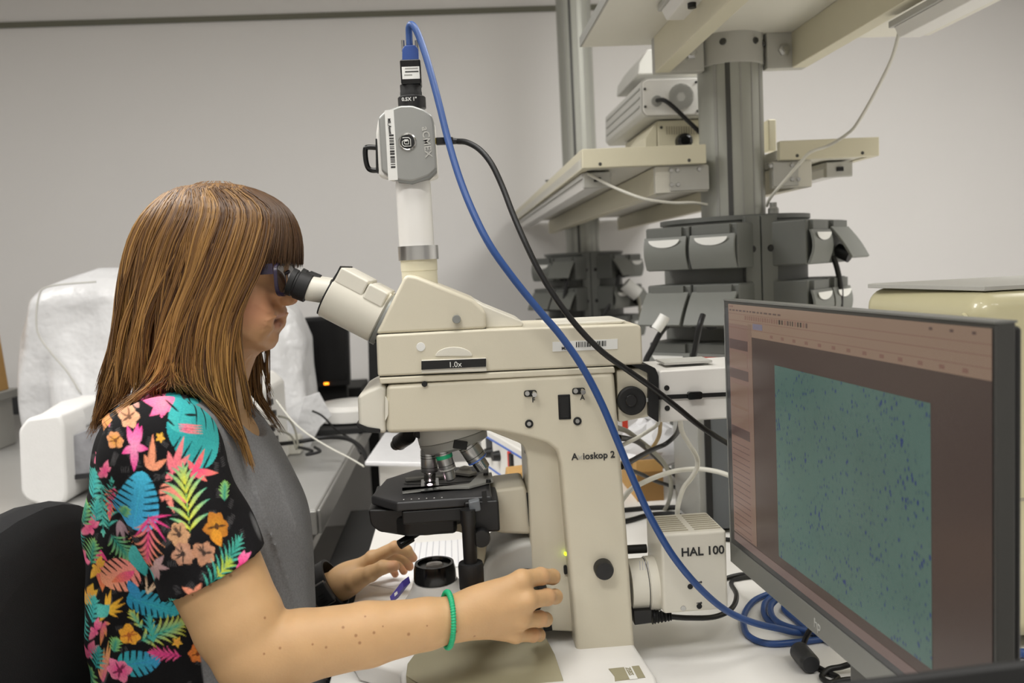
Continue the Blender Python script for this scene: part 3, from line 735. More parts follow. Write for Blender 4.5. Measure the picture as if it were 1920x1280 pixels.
# stage
SZ = .957
def plan(pts, z, h): return MB().prism([(x, y, z) for x, y in pts], (0, 0, h))
xs0 = P(690, 940, 1.04).x; xs1 = P(922, 925, 1.035).x
st = obj('stage', plan([(xs0, 1.075), (xs0 + .035, 1.035), (xs1, 1.035), (xs1 + .002, 1.205), (xs0 + .05, 1.205), (xs0 + .012, 1.16)], SZ - .012, .012), 'stageblack', ms, .003, 3)
obj('stage_edge', plan([(xs0 + .04, 1.037), (xs1 - .002, 1.037), (xs1 - .002, 1.19), (xs0 + .06, 1.19)], SZ - .03, .018), 'black', st, .003)
obj('stage_plate', plan([(xs0 + .004, 1.08), (xs0 + .045, 1.05), (xs1 - .045, 1.05), (xs1 - .05, 1.195), (xs0 + .03, 1.195), (xs0 + .004, 1.15)], SZ - .05, .026), 'black', st, .006, 3)
lowp = fillet([(690, 955), (860, 955), (857, 985), (800, 996), (745, 1000), (712, 998), (695, 985)], 6)
obj('condenser_carrier', pxprism(lowp, 1.06, 1.18), 'black', ms, .005, 3)
ho = P(760, 908, 1.12)
sx = PZ(757, 908, SZ); obj('stage_opening', MB().rings([[Vector((sx.x + .055 + .055 * math.cos(a), sx.y + .003 + .013 * math.sin(a), SZ + .0003)) for a in [2 * math.pi * k / 28 for k in range(28)]], [Vector((sx.x + .055 + .055 * math.cos(a), sx.y + .003 + .013 * math.sin(a), SZ + .0006)) for a in [2 * math.pi * k / 28 for k in range(28)]]], True), 'black', st)
def onstage(pxs, h=.002, dz=.0006): return MB().prism([PZ(u, v, SZ + dz) for u, v in pxs], (0, 0, h))
hd = obj('slide_holder', onstage([(756, 920), (880, 917), (925, 905), (922, 890), (898, 893), (880, 911), (756, 925)], .004), 'gray', st, .001)
obj('clip_arm', onstage([(760, 899), (830, 893), (832, 897), (762, 902)], .003), 'gray', hd)
obj('clip_lever', onstage([(858, 885), (895, 889), (880, 894), (850, 890)], .004), 'graylight', hd, .001)
q = PZ(872, 885, SZ); obj('clip_button', MB().lathe([(.010, 0), (.008, .007), (.002, .009)], q, n=24), 'graylight', hd)
for u, v in ((911, 891), (916, 904)):
    q = PZ(u, v, SZ + .004); obj('screw', MB().lathe([(.0035, 0), (.003, .004)], q, n=14), 'black', hd)
for k in range(6):
    q = PZ(757 + k * 14.3, 936.5 - k * .8, SZ); obj('scale_mark', MB().box(q, (.0016, .0016, .0008)), 'labelwhite', st)
slide = obj('glass_slide', MB().prism([PZ(u, v, SZ + .003) for u, v in ((790, 900), (822, 897), (824, 918), (789, 922))], (0, 0, .0012)), 'glass', None, label='small clear glass slide on the black stage', cat='slide')
obj('light_spot', MB().lathe([(.0035, 0), (.002, .001)], PZ(806, 908, SZ + .0043), n=16), 'spot', slide, label='bright pink-white spot of light')
rb = obj('stage_drive_block', MB().box2((xs1 - .035, 1.032, SZ - .045), (xs1 + .008, 1.10, SZ - .005)), 'black', st, .003)
obj('vernier', pxprism([(903, 922), (912, 920), (914, 945), (905, 946)], 1.029, 1.032), 'blackmatte', rb)
obj('gear_cover', pxprism([(878, 942), (899, 937), (902, 958), (881, 962)], 1.018, 1.032), 'pcgray', rb, .002)
obj('brass_pin', pxprism([(869, 957), (881, 956), (881, 961), (869, 962)], 1.02, 1.03), 'yellowmetal', rb)
# coaxial stage drive
dv = P(881, 960, 1.02); 
zt_ = dv.z; zb_ = P(880, 1110, 1.02).z
dx_ = P(881, 1030, 1.02).x
sd = obj('drive_shaft', MB().lathe([(.0085, P(881, 1062, 1.02).z), (.0085, P(881, 985, 1.02).z), (.0095, P(881, 980, 1.02).z), (.0095, zt_ + .004)], (dx_, 1.02, 0), n=32), 'black', ms)
obj('drive_knob', MB().lathe([(.0125, zb_), (.0152, zb_ + .006), (.0156, P(881, 1060, 1.02).z), (.0145, P(881, 1054, 1.02).z)], (dx_, 1.02, 0), n=40), 'rubber', sd)
disc(902, 1005, 1.03, .0112, .012, 'black', 'condenser_knob', ms, 32)
brk = [(900, 960), (926, 918), (984, 911), (990, 925), (997, 1003), (942, 1001), (905, 992)]
obj('stage_bracket', pxprism(brk, 1.085, 1.165), 'beige', ms, .005, 3)
obj('bracket_rail', pxprism([(987, 925), (991, 925), (997, 1003), (994, 1003)], 1.083, 1.1), 'blackmatte', ms)
obj('condenser_holder', pxprism(fillet([(765, 995), (850, 984), (905, 970), (905, 998), (880, 1006), (860, 996), (800, 1004), (775, 1003)], 6), 1.10, 1.16), 'beigedark', ms, .004, 3)
cl = obj('condenser_lever', MB().tube([P(790, 996, 1.08), P(768, 1010, 1.07)], .0032, 12, 2), 'black', ms)
obj('lever_tip', MB().tube([P(772, 1007, 1.072), P(749, 1021, 1.062)], .0062, 16, 2), 'blackgloss', cl)
obj('condenser_post', pxprism([(893, 1010), (916, 1002), (908, 1060), (896, 1072)], 1.08, 1.12), 'beigedark', ms, .003)
# base with field lens
cv = P(815, 1068, YC)
zr0 = P(815, 1090, YC).z; zr1 = P(815, 1062, YC).z
pl = [(-.094, 1.03), (-.088, .985), (-.06, .94), (.19, .925), (.212, .94), (.214, .965), (.207, 1.05), (.207, 1.24), (-.13, 1.24), (-.165, 1.2), (-.168, 1.12), (-.15, 1.07)]
obj('base_plate', plan(pl, TZ, BASE - TZ), 'whitegloss', ms, .006, 3)
hx = cv.x; rings = []
for k in range(13):
    t = k / 12; z = BASE - .002 + (zr0 + .004 - BASE) * t
    e = (1 - t) ** 1.5
    rxl = .030 + .070 * e; rxr = .030 + .11 * e ** .8; ry = .031 + .028 * e
    ring = []
    for j in range(48):
        a = 2 * math.pi * j / 48; c_ = math.cos(a); s_ = math.sin(a)
        ring.append(Vector((hx + (rxr if c_ > 0 else rxl) * c_, YC + ry * s_, z)))
    rings.append(ring)
obj('field_housing', MB().rings(rings, True), 'whitegloss', ms)
fr = obj('field_diaphragm', MB().lathe([(.0285, zr0 + .003), (.0288, zr0 + .007), (.0282, zr0 + .018), (.0262, zr1 + .006), (.0225, zr1 + .006), (.0215, zr1 + .002), (.013, zr1 + .002)], (hx, YC, 0), n=56), 'blackgloss', ms)
obj('field_lens', MB().lathe([(.0125, zr1 + .002), (.0105, zr1 + .0045), (.006, zr1 + .0055), (.001, zr1 + .006)], (hx, YC, 0), n=36), 'lens', fr)
fair = [(897, 1095), (905, 1068), (912, 1052), (930, 1037), (975, 1017), (1003, 1014), (1006, 1190), (920, 1190)]
obj('gear_fairing', pxprism(fillet(fair, {2: 14, 3: 20, 4: 20}), 1.075, 1.18), 'graylight', ms, .008, 3)
fk = obj('focus_knob', MB().lathe([(.026, 0), (.026, .022), (.0245, .025), (.0165, .026), (.0165, .052), (.015, .055)], P(986, 1100, 1.078), (0, -1, 0), n=56), 'black', ms)
obj('rear_focus_knob', MB().lathe([(.024, 0), (.024, .03)], P(975, 1035, 1.185), (0, 1, 0), n=40), 'black', ms)
# printed panels on the base
def slope(u, v):          # sloping near flank of the base
    d = ray(u, v); n_ = Vector((0, -.050, .115)).normalized(); k = (Vector((0, .97, BASE)) - CAM).dot(n_) / d.dot(n_); return CAM + d * k
fl = [slope(u, v) for u, v in ((764, 1243), (790, 1208), (830, 1180), (1012, 1172), (1040, 1225), (1075, 1330), (830, 1310), (761, 1266))]
mb = MB(); n8 = len(fl); lo8 = [Vector((p.x, p.y, BASE - .002)) for p in fl]
mb.add(fl + lo8, [tuple(range(n8)), tuple(range(2 * n8 - 1, n8 - 1, -1))] + [(i, i + n8, (i + 1) % n8 + n8, (i + 1) % n8) for i in range(n8)])
bp = obj('taupe_panel', mb, 'taupe', ms, .001)
lg = obj('maker_badge', MB().prism([PZ(u, v, BASE + .0001) for u, v in ((1141, 1254), (1198, 1248), (1210, 1270), (1153, 1277), (1152, 1268))], (0, 0, .0006)), 'taupe', ms)
zb1 = PZ(1172, 1251, BASE + .0009); zb2 = PZ(1184, 1274, BASE + .0009)
obj('badge_strip', MB().prism([PZ(u, v, BASE + .0007) for u, v in ((1170, 1250.5), (1184, 1249), (1196, 1272), (1181, 1273.5))], (0, 0, .0003)), 'labelwhite', lg)
text('lettering', 'ZEISS', 'taupe', PZ(1172.5, 1251.5, BASE + .0012), zb2 - zb1, Vector((.9, .35, 0)), .0085, lg, bold=True)
lt = obj('blue_badge', MB().prism([P(u, v, 1.065) for u, v in ((754, 1089), (757, 1101), (734, 1130), (731, 1118), (741, 1106))], (.008, .01, .002)), 'purple', ms, label='violet blue maker badge')
obj('badge_mark', MB().prism([P(u, v, 1.0645) for u, v in ((739, 1112), (744, 1108), (745, 1113), (740, 1118))], (.001, .001, 0)), 'labelwhite', lt)
obj('focus_socket', pxprism([(1018, 1168), (1034, 1166), (1036, 1182), (1020, 1184)], 1.071, 1.08), 'blackmatte', ms)
# lamp house at the back
lh = obj('lamp_house', MB().box2(P(1239, 1003, 1.05).xz.to_3d().xzy if False else (P(1239, 1003, 1.05).x, 1.05, P(1300, 1147, 1.05).z), (P(1362, 1000, 1.05).x, 1.135, P(1300, 998, 1.05).z)), 'beigelight', ms, .004, 3)
lx0 = P(1239, 1003, 1.05).x; lx1 = P(1362, 1000, 1.05).x; lz = P(1300, 998, 1.05).z
for half in range(2):
    for k in range(8):
        a = lx0 + .004 + half * (lx1 - lx0) / 2; b = lx0 - .004 + (half + 1) * (lx1 - lx0) / 2
        y = 1.06 + k * .0085
        obj('vent_slot', MB().box2((a, y, lz - .001), (b, y + .0042, lz + .0004)), 'beigedark', lh)
text('lettering', 'HAL 100', 'ink', P(1277, 1043, 1.0495), XD, ZD, .0155, lh, bold=True)
for u, v, m_ in ((1281, 1140, 'steel'), (1294, 1099, 'blackmatte'), (1311, 1136, 'blackmatte')):
    s = disc(u, v, 1.05, .0035, .0012, m_, 'screw', lh, 16)
for (u, v) in ((1311, 1091), (1311, 1130)):
    obj('arrow_mark', MB().prism([P(u + a, v + b, 1.0496) for a, b in ((-5, 0), (3, -1), (3, -3), (6, 0), (3, 3), (3, 1), (-5, 1))], (0, .0003, 0)), 'ink', lh)
cyl = P(1185, 1093, 1.10); 
lc = obj('lamp_collector', MB().lathe([(.034, 0), (.034, .022), (.0335, .0225), (.0335, .0245), (.034, .025), (.034, .042)], (cyl.x - .006, 1.095, cyl.z), (1, 0, 0), n=48), 'beigelight', ms)
obj('collector_groove', MB().lathe([(.0343, .0215), (.0343, .0225)], (cyl.x - .006, 1.095, cyl.z), (1, 0, 0), n=48), 'ink', lc)
for k in range(4):
    q = P(1200 + k * 5, 1060, 1.0625); obj('print_line', MB().box(q + Vector((0, 0, 0)), (.0008, .0006, .012)), 'inkgray', lc)
obj('mount_collar', MB().cyl((lx0 - .012, 1.095, cyl.z), (lx0 + .002, 1.095, cyl.z), .036), 'beigelight', lc)
obj('lamp_cord_plug', MB().tube([P(1175, 1030, 1.12), P(1212, 1028, 1.12)], .006, 12, 2), 'black', lh)
# upper illuminator at the back
uc = obj('illuminator_mount', pxprism(fillet([(1156, 694), (1212, 688), (1218, 700), (1220, 780), (1160, 792)], 4), 1.06, 1.19), 'beige', ms, .004, 3)
kn = disc(1183, 750, 1.06, .0182, .008, 'blackmatte', 'aperture_knob', uc, 40)
disc(1183, 750, 1.052, .0075, .003, 'blackgloss', 'knob_centre', kn, 24)
disc(1212, 749, 1.058, .003, .003, 'steel', 'screw', uc, 12)
obj('illuminator_flange', pxprism(fillet([(1183, 684), (1213, 683), (1229, 690), (1235, 705), (1235, 792), (1216, 780), (1216, 700)], 3), 1.052, 1.20), 'black', ms, .003)
il = obj('illuminator_tube', pxprism(fillet([(1236, 695), (1420, 684), (1420, 782), (1238, 792)], 5), 1.075, 1.185), 'white', ms, .008, 3)
obj('filter_rod', pxprism([(1236, 741), (1420, 733), (1420, 740), (1236, 749)], 1.072, 1.076), 'black', il)
obj('rod_knob', pxprism(fillet([(1290, 735), (1318, 734), (1318, 748), (1290, 750)], 5), 1.066, 1.073), 'blackgloss', il, .001)
for u, v in ((1250, 727), (1251, 765)): disc(u, v, 1.075, .0035, .001, 'blackmatte', 'screw_hole', il, 16)
obj('top_label', MB().box2((P(1250, 690, 1.09).x, 1.10, P(1250, 689, 1.075).z), (P(1340, 684, 1.09).x, 1.15, P(1250, 689, 1.075).z + .003)), 'graylight', il)

# ------------------------------------------------------------------ camera on the phototube
mc = empty('microscope_camera', (xx, YC, zz(461)), 'silver digital camera on the white tube above the microscope', 'camera')
obj('adapter_tube', MB().lathe([(.0228, zz(462)), (.0228, zz(345)), (.0215, zz(335))], (xx - .0015, YC, 0), n=48), 'whitegloss', mc)
cb_ = [(709, 220), (721, 208), (749, 197.5), (773, 197), (796, 205), (810, 216), (814, 230), (819.5, 316), (804, 330), (773, 341), (746, 338), (727, 329), (715, 321)]
YF = 1.095
bd = obj('body', pxprism(fillet(cb_, 5), YF, 1.125), 'silver', mc, .003, 3)
obj('back_shell', pxprism(fillet([(705, 250), (709, 222), (750, 200), (800, 210), (816, 235), (822, 330), (812, 334), (775, 343), (735, 336), (710, 329)], 4), 1.124, 1.155), 'white', mc, .003, 3)
obj('body_edge', pxprism(fillet([(746, 336), (773, 339), (804, 328), (819, 314), (819, 320), (805, 334), (773, 345), (746, 341)], 2), YF + .001, 1.12), 'silverdark', bd)
stk = obj('asset_sticker', pxprism([(721, 207), (738, 205), (746, 337), (728, 338)], YF - .0006, YF), 'labelwhite', bd)
mb = MB(); v = 252.; rnd = random.Random(9)
while v < 315:
    hh = rnd.choice((1.5, 1.5, 2.5, 3.5)); u = 729.5 + (v - 252) * .058
    mb.prism([P(a, b, YF - .0009) for a, b in ((u, v), (u + 8.5, v - .3), (u + 8.5, v + hh - .3), (u, v + hh))], (0, .0002, 0)); v += hh + rnd.choice((1.3, 1.8, 2.6))
obj('bar_code', mb, 'ink', stk, kind='stuff')
text('lettering', 'MS_Asset', 'ink', P(727, 222, YF - .001), P(729, 245, YF) - P(727, 222, YF), Vector((1, 0, .06)), .0048, stk, bold=True)
rg = obj('logo_ring', MB().lathe([(.0112, 0), (.0112, .0015), (.0098, .0022), (.0088, .0016)], P(764, 266, YF), (0, -1, 0), n=40), 'chrome', bd)
obj('logo_disc', MB().lathe([(.0088, 0), (.0088, .0018)], P(764, 266, YF), (0, -1, 0), n=40), 'blackmatte', rg)
pc_ = P(762, 266, YF - .0022)
lm = MB()
for rr in (.0052, .0026):
    pts = [pc_ + Vector((rr * 1.0 * sx_, 0, rr * sz_)) for sx_, sz_ in ((-.9, 1), (.6, 1), (1, .6), (1, -1), (-.6, -1), (-1, -.6), (-1, .1), (-.6, .35), (.4, .35))]
    lm.tube(pts, .0005, 6, 1)
obj('logo_mark', lm, 'labelwhite', rg)
text('lettering', 'aCMEX', 'graylight', P(791, 238, YF - .0006), P(798, 290, YF) - P(791.5, 238, YF), Vector((1, 0, .1)), .0122, bd, bold=True)
obj('handle', MB().tube([P(u, v, 1.135) for u, v in ((711, 277), (690, 276), (685, 281), (686, 300), (690, 314), (697, 319), (711, 319))], .0034, 12, 6), 'blackgloss', mc)
obj('handle_mount', pxprism([(704, 260), (708, 260), (709, 322), (705, 322)], 1.125, 1.145), 'blackmatte', mc)
zc1 = P(772, 200, YC).z
xm = P(772, 185, YC).x
def zt2(v): return P(770, v, YC).z
obj('mount_ring', MB().lathe([(.0178, zt2(204)), (.0178, zt2(184)), (.0165, zt2(182))], (xm, YC, 0), n=44), 'black', mc)
text('lettering', '0.5X 1"', 'labelwhite', (xm - .012, YC - .0182, zt2(194)), XD, ZD, .0062, mc, bold=True)
obj('coupler', MB().lathe([(.0140, zt2(184)), (.0140, zt2(174)), (.0136, zt2(172)), (.0136, zt2(160))], (xm - .0005, YC, 0), n=40), 'blackmatte', mc)
cq = obj('sensor_head', MB().box2((P(752, 140, YC).x, YC - .015, zt2(162)), (P(790, 140, YC).x, YC + .015, zt2(116))), 'blackgloss', mc, .002)
lb = obj('rating_label', MB().box2((P(754, 140, YC - .015).x, YC - .0155, P(770, 148, YC - .015).z), (P(787, 140, YC - .015).x, YC - .015, P(770, 125, YC - .015).z)), 'labelwhite', cq)
for k, (a, b) in enumerate(((.003, .019), (.003, .02), (.002, .012))):
    q = P(755, 130 + k * 6, YC - .0157); obj('print_line', MB().box2(q + Vector((a, 0, 0)), q + Vector((b, .0002, .0016))), 'ink' if k == 1 else 'gray', lb)
# blue data cable with its plug
bc = empty('blue_cable', (xm, YC, zt2(116)), 'thick blue data cable from the camera top down to the table', 'cable')
obj('plug', MB().prism([P(u, v, YC - .008) for u, v in fillet([(754, 117), (754, 92), (759, 85), (778, 84), (784, 91), (785, 116)], 2)], (0, .016, 0)), 'blueplug', bc, .002)
for u in (756, 782): obj('thumbscrew', MB().cyl(P(u, 96, YC), P(u - 1, 76, YC), .0022), 'chrome', bc)
blue = [(768, 86, 1.125), (767, 66, 1.125), (767, 52, 1.123), (771, 46, 1.12), (779, 54, 1.115), (790, 80, 1.11), (803, 120, 1.10), (822, 190, 1.085), (840, 262, 1.07), (862, 335, 1.05), (888, 400, 1.03), (920, 462, 1.015), (965, 525, 1.01), (1012, 583, 1.01), (1052, 630, 1.01), (1092, 688, 1.01), (1125, 750, 1.01), (1155, 820, 1.01), (1188, 900, 1.01), (1220, 970, 1.01), (1262, 1042, 1.01), (1310, 1100, 1.015), (1360, 1143, 1.03), (1410, 1166, 1.05), (1460, 1178, 1.07), (1505, 1186, 1.095), (1560, 1190, 1.12)]
pts = [P(*q) for q in blue]
for q in pts: q.z = max(q.z, TZ + .004)
obj('cord', MB().tube(pts, .0044, 12, 6), 'bluecable', bc, smooth=True)
lp = [(1560, 1195), (1500, 1203), (1440, 1206), (1402, 1190), (1394, 1160), (1405, 1135), (1428, 1118), (1480, 1105), (1560, 1110)]
obj('coil', MB().tube([PZ(u, v, TZ + .0045) for u, v in lp], .0044, 12, 6), 'bluecable', bc, smooth=True)
lp = [(1560, 1150), (1470, 1115), (1440, 1124), (1432, 1142), (1440, 1162), (1470, 1176), (1520, 1184), (1570, 1190)]
obj('coil', MB().tube([PZ(u, v, TZ + .006) for u, v in lp], .0044, 12, 6), 'bluecable', bc, smooth=True)
lp = [(1560, 1110), (1480, 1115), (1449, 1130), (1446, 1150), (1462, 1168), (1500, 1180), (1560, 1186)]
obj('coil', MB().tube([PZ(u, v, TZ + .0135) for u, v in lp], .0044, 12, 6), 'bluecable', bc, smooth=True)
lp = [(1560, 1205), (1515, 1180), (1490, 1160), (1470, 1140), (1480, 1120)]
obj('coil', MB().tube([PZ(u, v, TZ + .0045) for u, v in lp], .0044, 12, 6), 'bluecable', bc, smooth=True)
# black cable from the camera side
kc = empty('black_camera_cable', P(818, 264, 1.11), 'black cable arching from the camera side to behind the monitor', 'cable')
obj('plug', MB().box2(P(818, 272, 1.11) + Vector((0, -.004, 0)), P(849, 257, 1.11) + Vector((0, .004, 0))), 'blackgloss', kc, .001)
obj('gold_contact', MB().box2(P(813, 270, 1.11) + Vector((0, -.003, 0)), P(818, 259, 1.11) + Vector((0, .003, 0))), 'yellowmetal', kc)
obj('strain_relief', MB().tube([P(849, 264.5, 1.11), P(862, 265, 1.11)], lambda t: .0042 - .001 * t, 12, 3), 'black', kc)
bk = [(858, 265, 1.11), (876, 267, 1.10), (900, 281, 1.09), (922, 308, 1.08), (942, 350, 1.07), (962, 402, 1.055), (985, 455, 1.04), (1012, 510, 1.03), (1045, 563, 1.025), (1085, 615, 1.025), (1130, 660, 1.025), (1180, 696, 1.03), (1225, 728, 1.035), (1270, 764, 1.045), (1315, 800, 1.06), (1366, 832, 1.08), (1420, 860, 1.12), (1480, 900, 1.2)]
obj('cord', MB().tube([P(*q) for q in bk], .0037, 12, 6), 'black', kc, smooth=True)
# ------------------------------------------------------------------ monitor on the right
A = P(1358, 562, 1.05); Bm = P(1868, 607, .56)
mz1 = (A.z + Bm.z) / 2; mz0 = P(1370, 1052, 1.05).z
sdir = (Vector((Bm.x, Bm.y, 0)) - Vector((A.x, A.y, 0))); MW = sdir.length; sdir.normalize()
nrm = Vector((0, 0, 1)).cross(sdir); nrm = nrm if nrm.x < 0 else -nrm
MH = mz1 - mz0
MO = Vector((A.x, A.y, mz1))
def S(s, t, off=0): return MO + sdir * s - Vector((0, 0, t)) + nrm * off       # s, t in metres from top left
def PS(u, v):
    d = ray(u, v); k = (MO - CAM).dot(nrm) / d.dot(nrm); p = CAM + d * k - MO
    return p.dot(sdir), -p.z
mo = empty('computer_monitor', S(MW / 2, MH, -.03) * 1, 'wide monitor showing a teal tissue image, at the right', 'monitor')
def slab(s0, s1, t0, t1, o0, o1): return MB().prism([S(s0, t0, o1), S(s1, t0, o1), S(s1, t1, o1), S(s0, t1, o1)], nrm * (o0 - o1))
obj('casing', slab(0, MW, 0, MH, -.015, 0), 'darksteel', mo, .0015)
obj('rear_shell', slab(.012, MW - .001, .003, MH - .003, -.021, -.015), 'black', mo, .004)
obj('chin_bezel', slab(0, MW, MH - .026, MH, -.001, .0015), 'silverdark', mo, .0008)
mat('bezeltop', '3a3b3e', .3)
obj('top_trim', slab(0, MW, -.0012, .0005, -.016, .001), 'silverdark', mo)
obj('side_trim', slab(-.001, .0008, 0, MH, -.01, .001), 'silver', mo)
obj('screen_glass', slab(.004, MW - .006, .009, MH - .027, 0, .0006), 'bezeltop', mo)
tl = PS(1367, 578); br_ = PS(1862, 640)
s0, s1 = tl[0], br_[0]; t0 = PS(1600, 591)[1]; t1 = MH - .034
def emi(name, col, k=1.0, rough=.25):
    m = mat(name, col, rough, emit=k, var=0); b = m.node_tree.nodes['Principled BSDF']
    for l in list(m.node_tree.links):
        if l.to_socket == b.inputs['Base Color']: m.node_tree.links.remove(l)
    b.inputs['Base Color'].default_value = (.01, .01, .01, 1); b.inputs['Specular IOR Level'].default_value = .25; return m
emi('scr_bg', '4e403a', .55); emi('scr_bar', '87705f', .62); emi('scr_bar2', '7a6254', .62); emi('scr_line', '6c5046', .8); emi('scr_dark', '4a3a36', .8); emi('scr_ink', '2e2826', .6); emi('scr_panel', '6d554b', .8); emi('scr_task', '63524d', .8); emi('scr_tab', '5f5a66', .9)
# tissue image: teal with elongated blue specks
m = emi('scr_img', '587b70', .5); nt = m.node_tree; b = nt.nodes['Principled BSDF']
tc = nt.nodes.new('ShaderNodeTexCoord'); mp = nt.nodes.new('ShaderNodeMapping'); mp.inputs['Scale'].default_value = (150, 150, 78); mp.inputs['Rotation'].default_value = (R(25), 0, 0)
vo = nt.nodes.new('ShaderNodeTexVoronoi'); vo.inputs['Scale'].default_value = 1.75; vo.inputs['Randomness'].default_value = 1
n1 = nt.nodes.new('ShaderNodeTexNoise'); n1.inputs['Scale'].default_value = 60; n1.inputs['Detail'].default_value = 4
n2 = nt.nodes.new('ShaderNodeTexNoise'); n2.inputs['Scale'].default_value = 9
nt.links.new(tc.outputs['Object'], mp.inputs[0]); nt.links.new(mp.outputs[0], vo.inputs['Vector'])
nt.links.new(tc.outputs['Object'], n1.inputs['Vector']); nt.links.new(tc.outputs['Object'], n2.inputs['Vector'])
ad_ = nt.nodes.new('ShaderNodeMath'); ad_.operation = 'MULTIPLY_ADD'; nt.links.new(n1.outputs[0], ad_.inputs[0]); ad_.inputs[1].default_value = 1.1; nt.links.new(vo.outputs['Distance'], ad_.inputs[2])
cr = nt.nodes.new('ShaderNodeValToRGB'); nt.links.new(ad_.outputs[0], cr.inputs[0])
cr.color_ramp.elements[0].position = .63; cr.color_ramp.elements[0].color = srgb('33487c')
cr.color_ramp.elements[1].position = .78; cr.color_ramp.elements[1].color = srgb('5b776d')
e = cr.color_ramp.elements.new(1.0); e.color = srgb('607d73')
mxx = nt.nodes.new('ShaderNodeMix'); mxx.data_type = 'RGBA'; mxx.blend_type = 'MULTIPLY'; mxx.inputs[0].default_value = .35
nt.links.new(cr.outputs[0], mxx.inputs[6]); nt.links.new(n2.outputs[0], mxx.inputs[7]); nt.links.new(mxx.outputs[2], b.inputs['Emission Color'])
scr = obj('screen', slab(s0, s1, t0, t1, .0006, .0009), 'scr_bg', mo)
def ui(name, s0, s1, t0, t1, m, k=0, par=scr): return obj(name, slab(s0, s1, t0, t1, .0009 + k * .00012, .00102 + k * .00012), m, par)
tb1 = PS(1410, 632)[1]
sp = PS(1411, 640)[0]
ui('toolbar', s0, s1, t0, tb1, 'scr_bar')
HT = tb1 - t0
for f in (.30, .52, .76): ui('divider', s0, s1, t0 + HT * f, t0 + HT * f + .0006, 'scr_line', 1)
ui('tab', sp + .004, sp + .03, t0 + HT * .56, t0 + HT * .74, 'scr_tab', 2)
for k in range(13):
    ss = sp + .05 + k * .027
    if ss < s1 - .02: ui('ruler_tick', ss, ss + .006, t0 + HT * .84, t0 + HT * .93, 'scr_line', 2)
rnd = random.Random(3)
x = s0 + .004
for k in range(14):
    wv = rnd.uniform(.004, .009); ui('menu_word', x, x + wv, t0 + HT * .17, t0 + HT * .22, 'scr_dark', 2); x += wv + .004
x = s0 + .05
for k in range(26):
    wv = rnd.uniform(.0015, .004); ui('tool_icon', x, x + wv, t0 + HT * .34, t0 + HT * .47, ('scr_dark', 'scr_line', 'scr_line', 'scr_ink')[rnd.randrange(4)] if k > 14 else 'scr_line', 2); x += wv + .0032
ui('title_word', s0 + .003, s0 + .014, t0 + HT * .05, t0 + HT * .10, 'scr_line', 2)
for k in range(3): ui('window_button', s1 - .07 + k * .025, s1 - .066 + k * .025, t0 + HT * .09, t0 + HT * .15, 'scr_dark', 2)
ui('side_panel', s0, sp - .010, tb1 - HT * .35, t1 - .012, 'scr_panel', 1)
ui('panel_border', sp - .010, sp, tb1 - HT * .4, t1 - .012, 'scr_bar2', 1)
pw = sp - .012
for k, f in enumerate((.02, .14, .38)): ui('panel_header', s0 + .001, pw, tb1 + f * .3, tb1 + f * .3 + .012, 'scr_dark', 2)
for k, (f, h) in enumerate(((.07, .018), (.20, .03), (.29, .012), (.335, .012))): ui('panel_field', s0 + .004, pw - .002, tb1 + f * .3, tb1 + f * .3 + h, 'scr_bar2', 2)
for k in range(16): ui('panel_row', s0 + .003, pw - .003, tb1 + .135 + k * .0075, tb1 + .1358 + k * .0075, 'scr_dark', 2)
i0 = PS(1454, 683); i1 = PS(1747, 757); i2 = PS(1462, 1042)
ui('tissue_image', i0[0], i1[0], (i0[1] + i1[1]) / 2, i2[1], 'scr_img', 2)
ui('task_bar', s0, s1, t1 - .010, t1, 'scr_task', 2)
lgp = S(PS(1535, 1192)[0], MH - .008, .0018)
text('logo_mark', 'hp', 'gray', lgp - sdir * .006, sdir, Vector((0, 0, 1)), .014, mo)
# stand
sb = S(MW * .5, MH, -.11)
obj('stand_neck', MB().box(S(MW * .5, MH * .75, -.055) - Vector((0, 0, .04)), (.03, .06, .22), Matrix.Rotation(math.atan2(sdir.y, sdir.x) + R(90), 4, 'Z')), 'darksteel', mo, .004)
obj('stand_foot', MB().box(Vector((sb.x, sb.y, TZ + .006)), (.2, .24, .012), Matrix.Rotation(math.atan2(sdir.y, sdir.x) + R(90), 4, 'Z')), 'darksteel', mo, .004)

# monitor cables under the screen
tcable('video_cable', [(1600, 1128, .06), (1545, 1150, .05), (1518, 1182, .03), (1507, 1206, .012), (1502, 1224, .008), (1514, 1240, .006), (1536, 1252), (1551, 1260), (1571, 1270), (1557, 1280), (1541, 1269), (1553, 1255, .004), (1576, 1250, .006), (1610, 1242, .01), (1680, 1238)], .0036, 'black', 'looped black video cable on the table under the monitor')
fe = MB().tube([PZ(1497, 1218, TZ + .013), PZ(1521, 1246, TZ + .013)], lambda t: .0125 if .05 < t < .95 else .0105, 18, 8)
obj('ferrite_bead', fe, 'pcdark', None, label='black ferrite bead on the looped video cable', cat='bead', smooth=True)
tcable('black_cable', [(1560, 1279), (1600, 1273), (1660, 1284), (1720, 1300)], .0034, 'black', 'black cable at the bottom edge under the monitor')
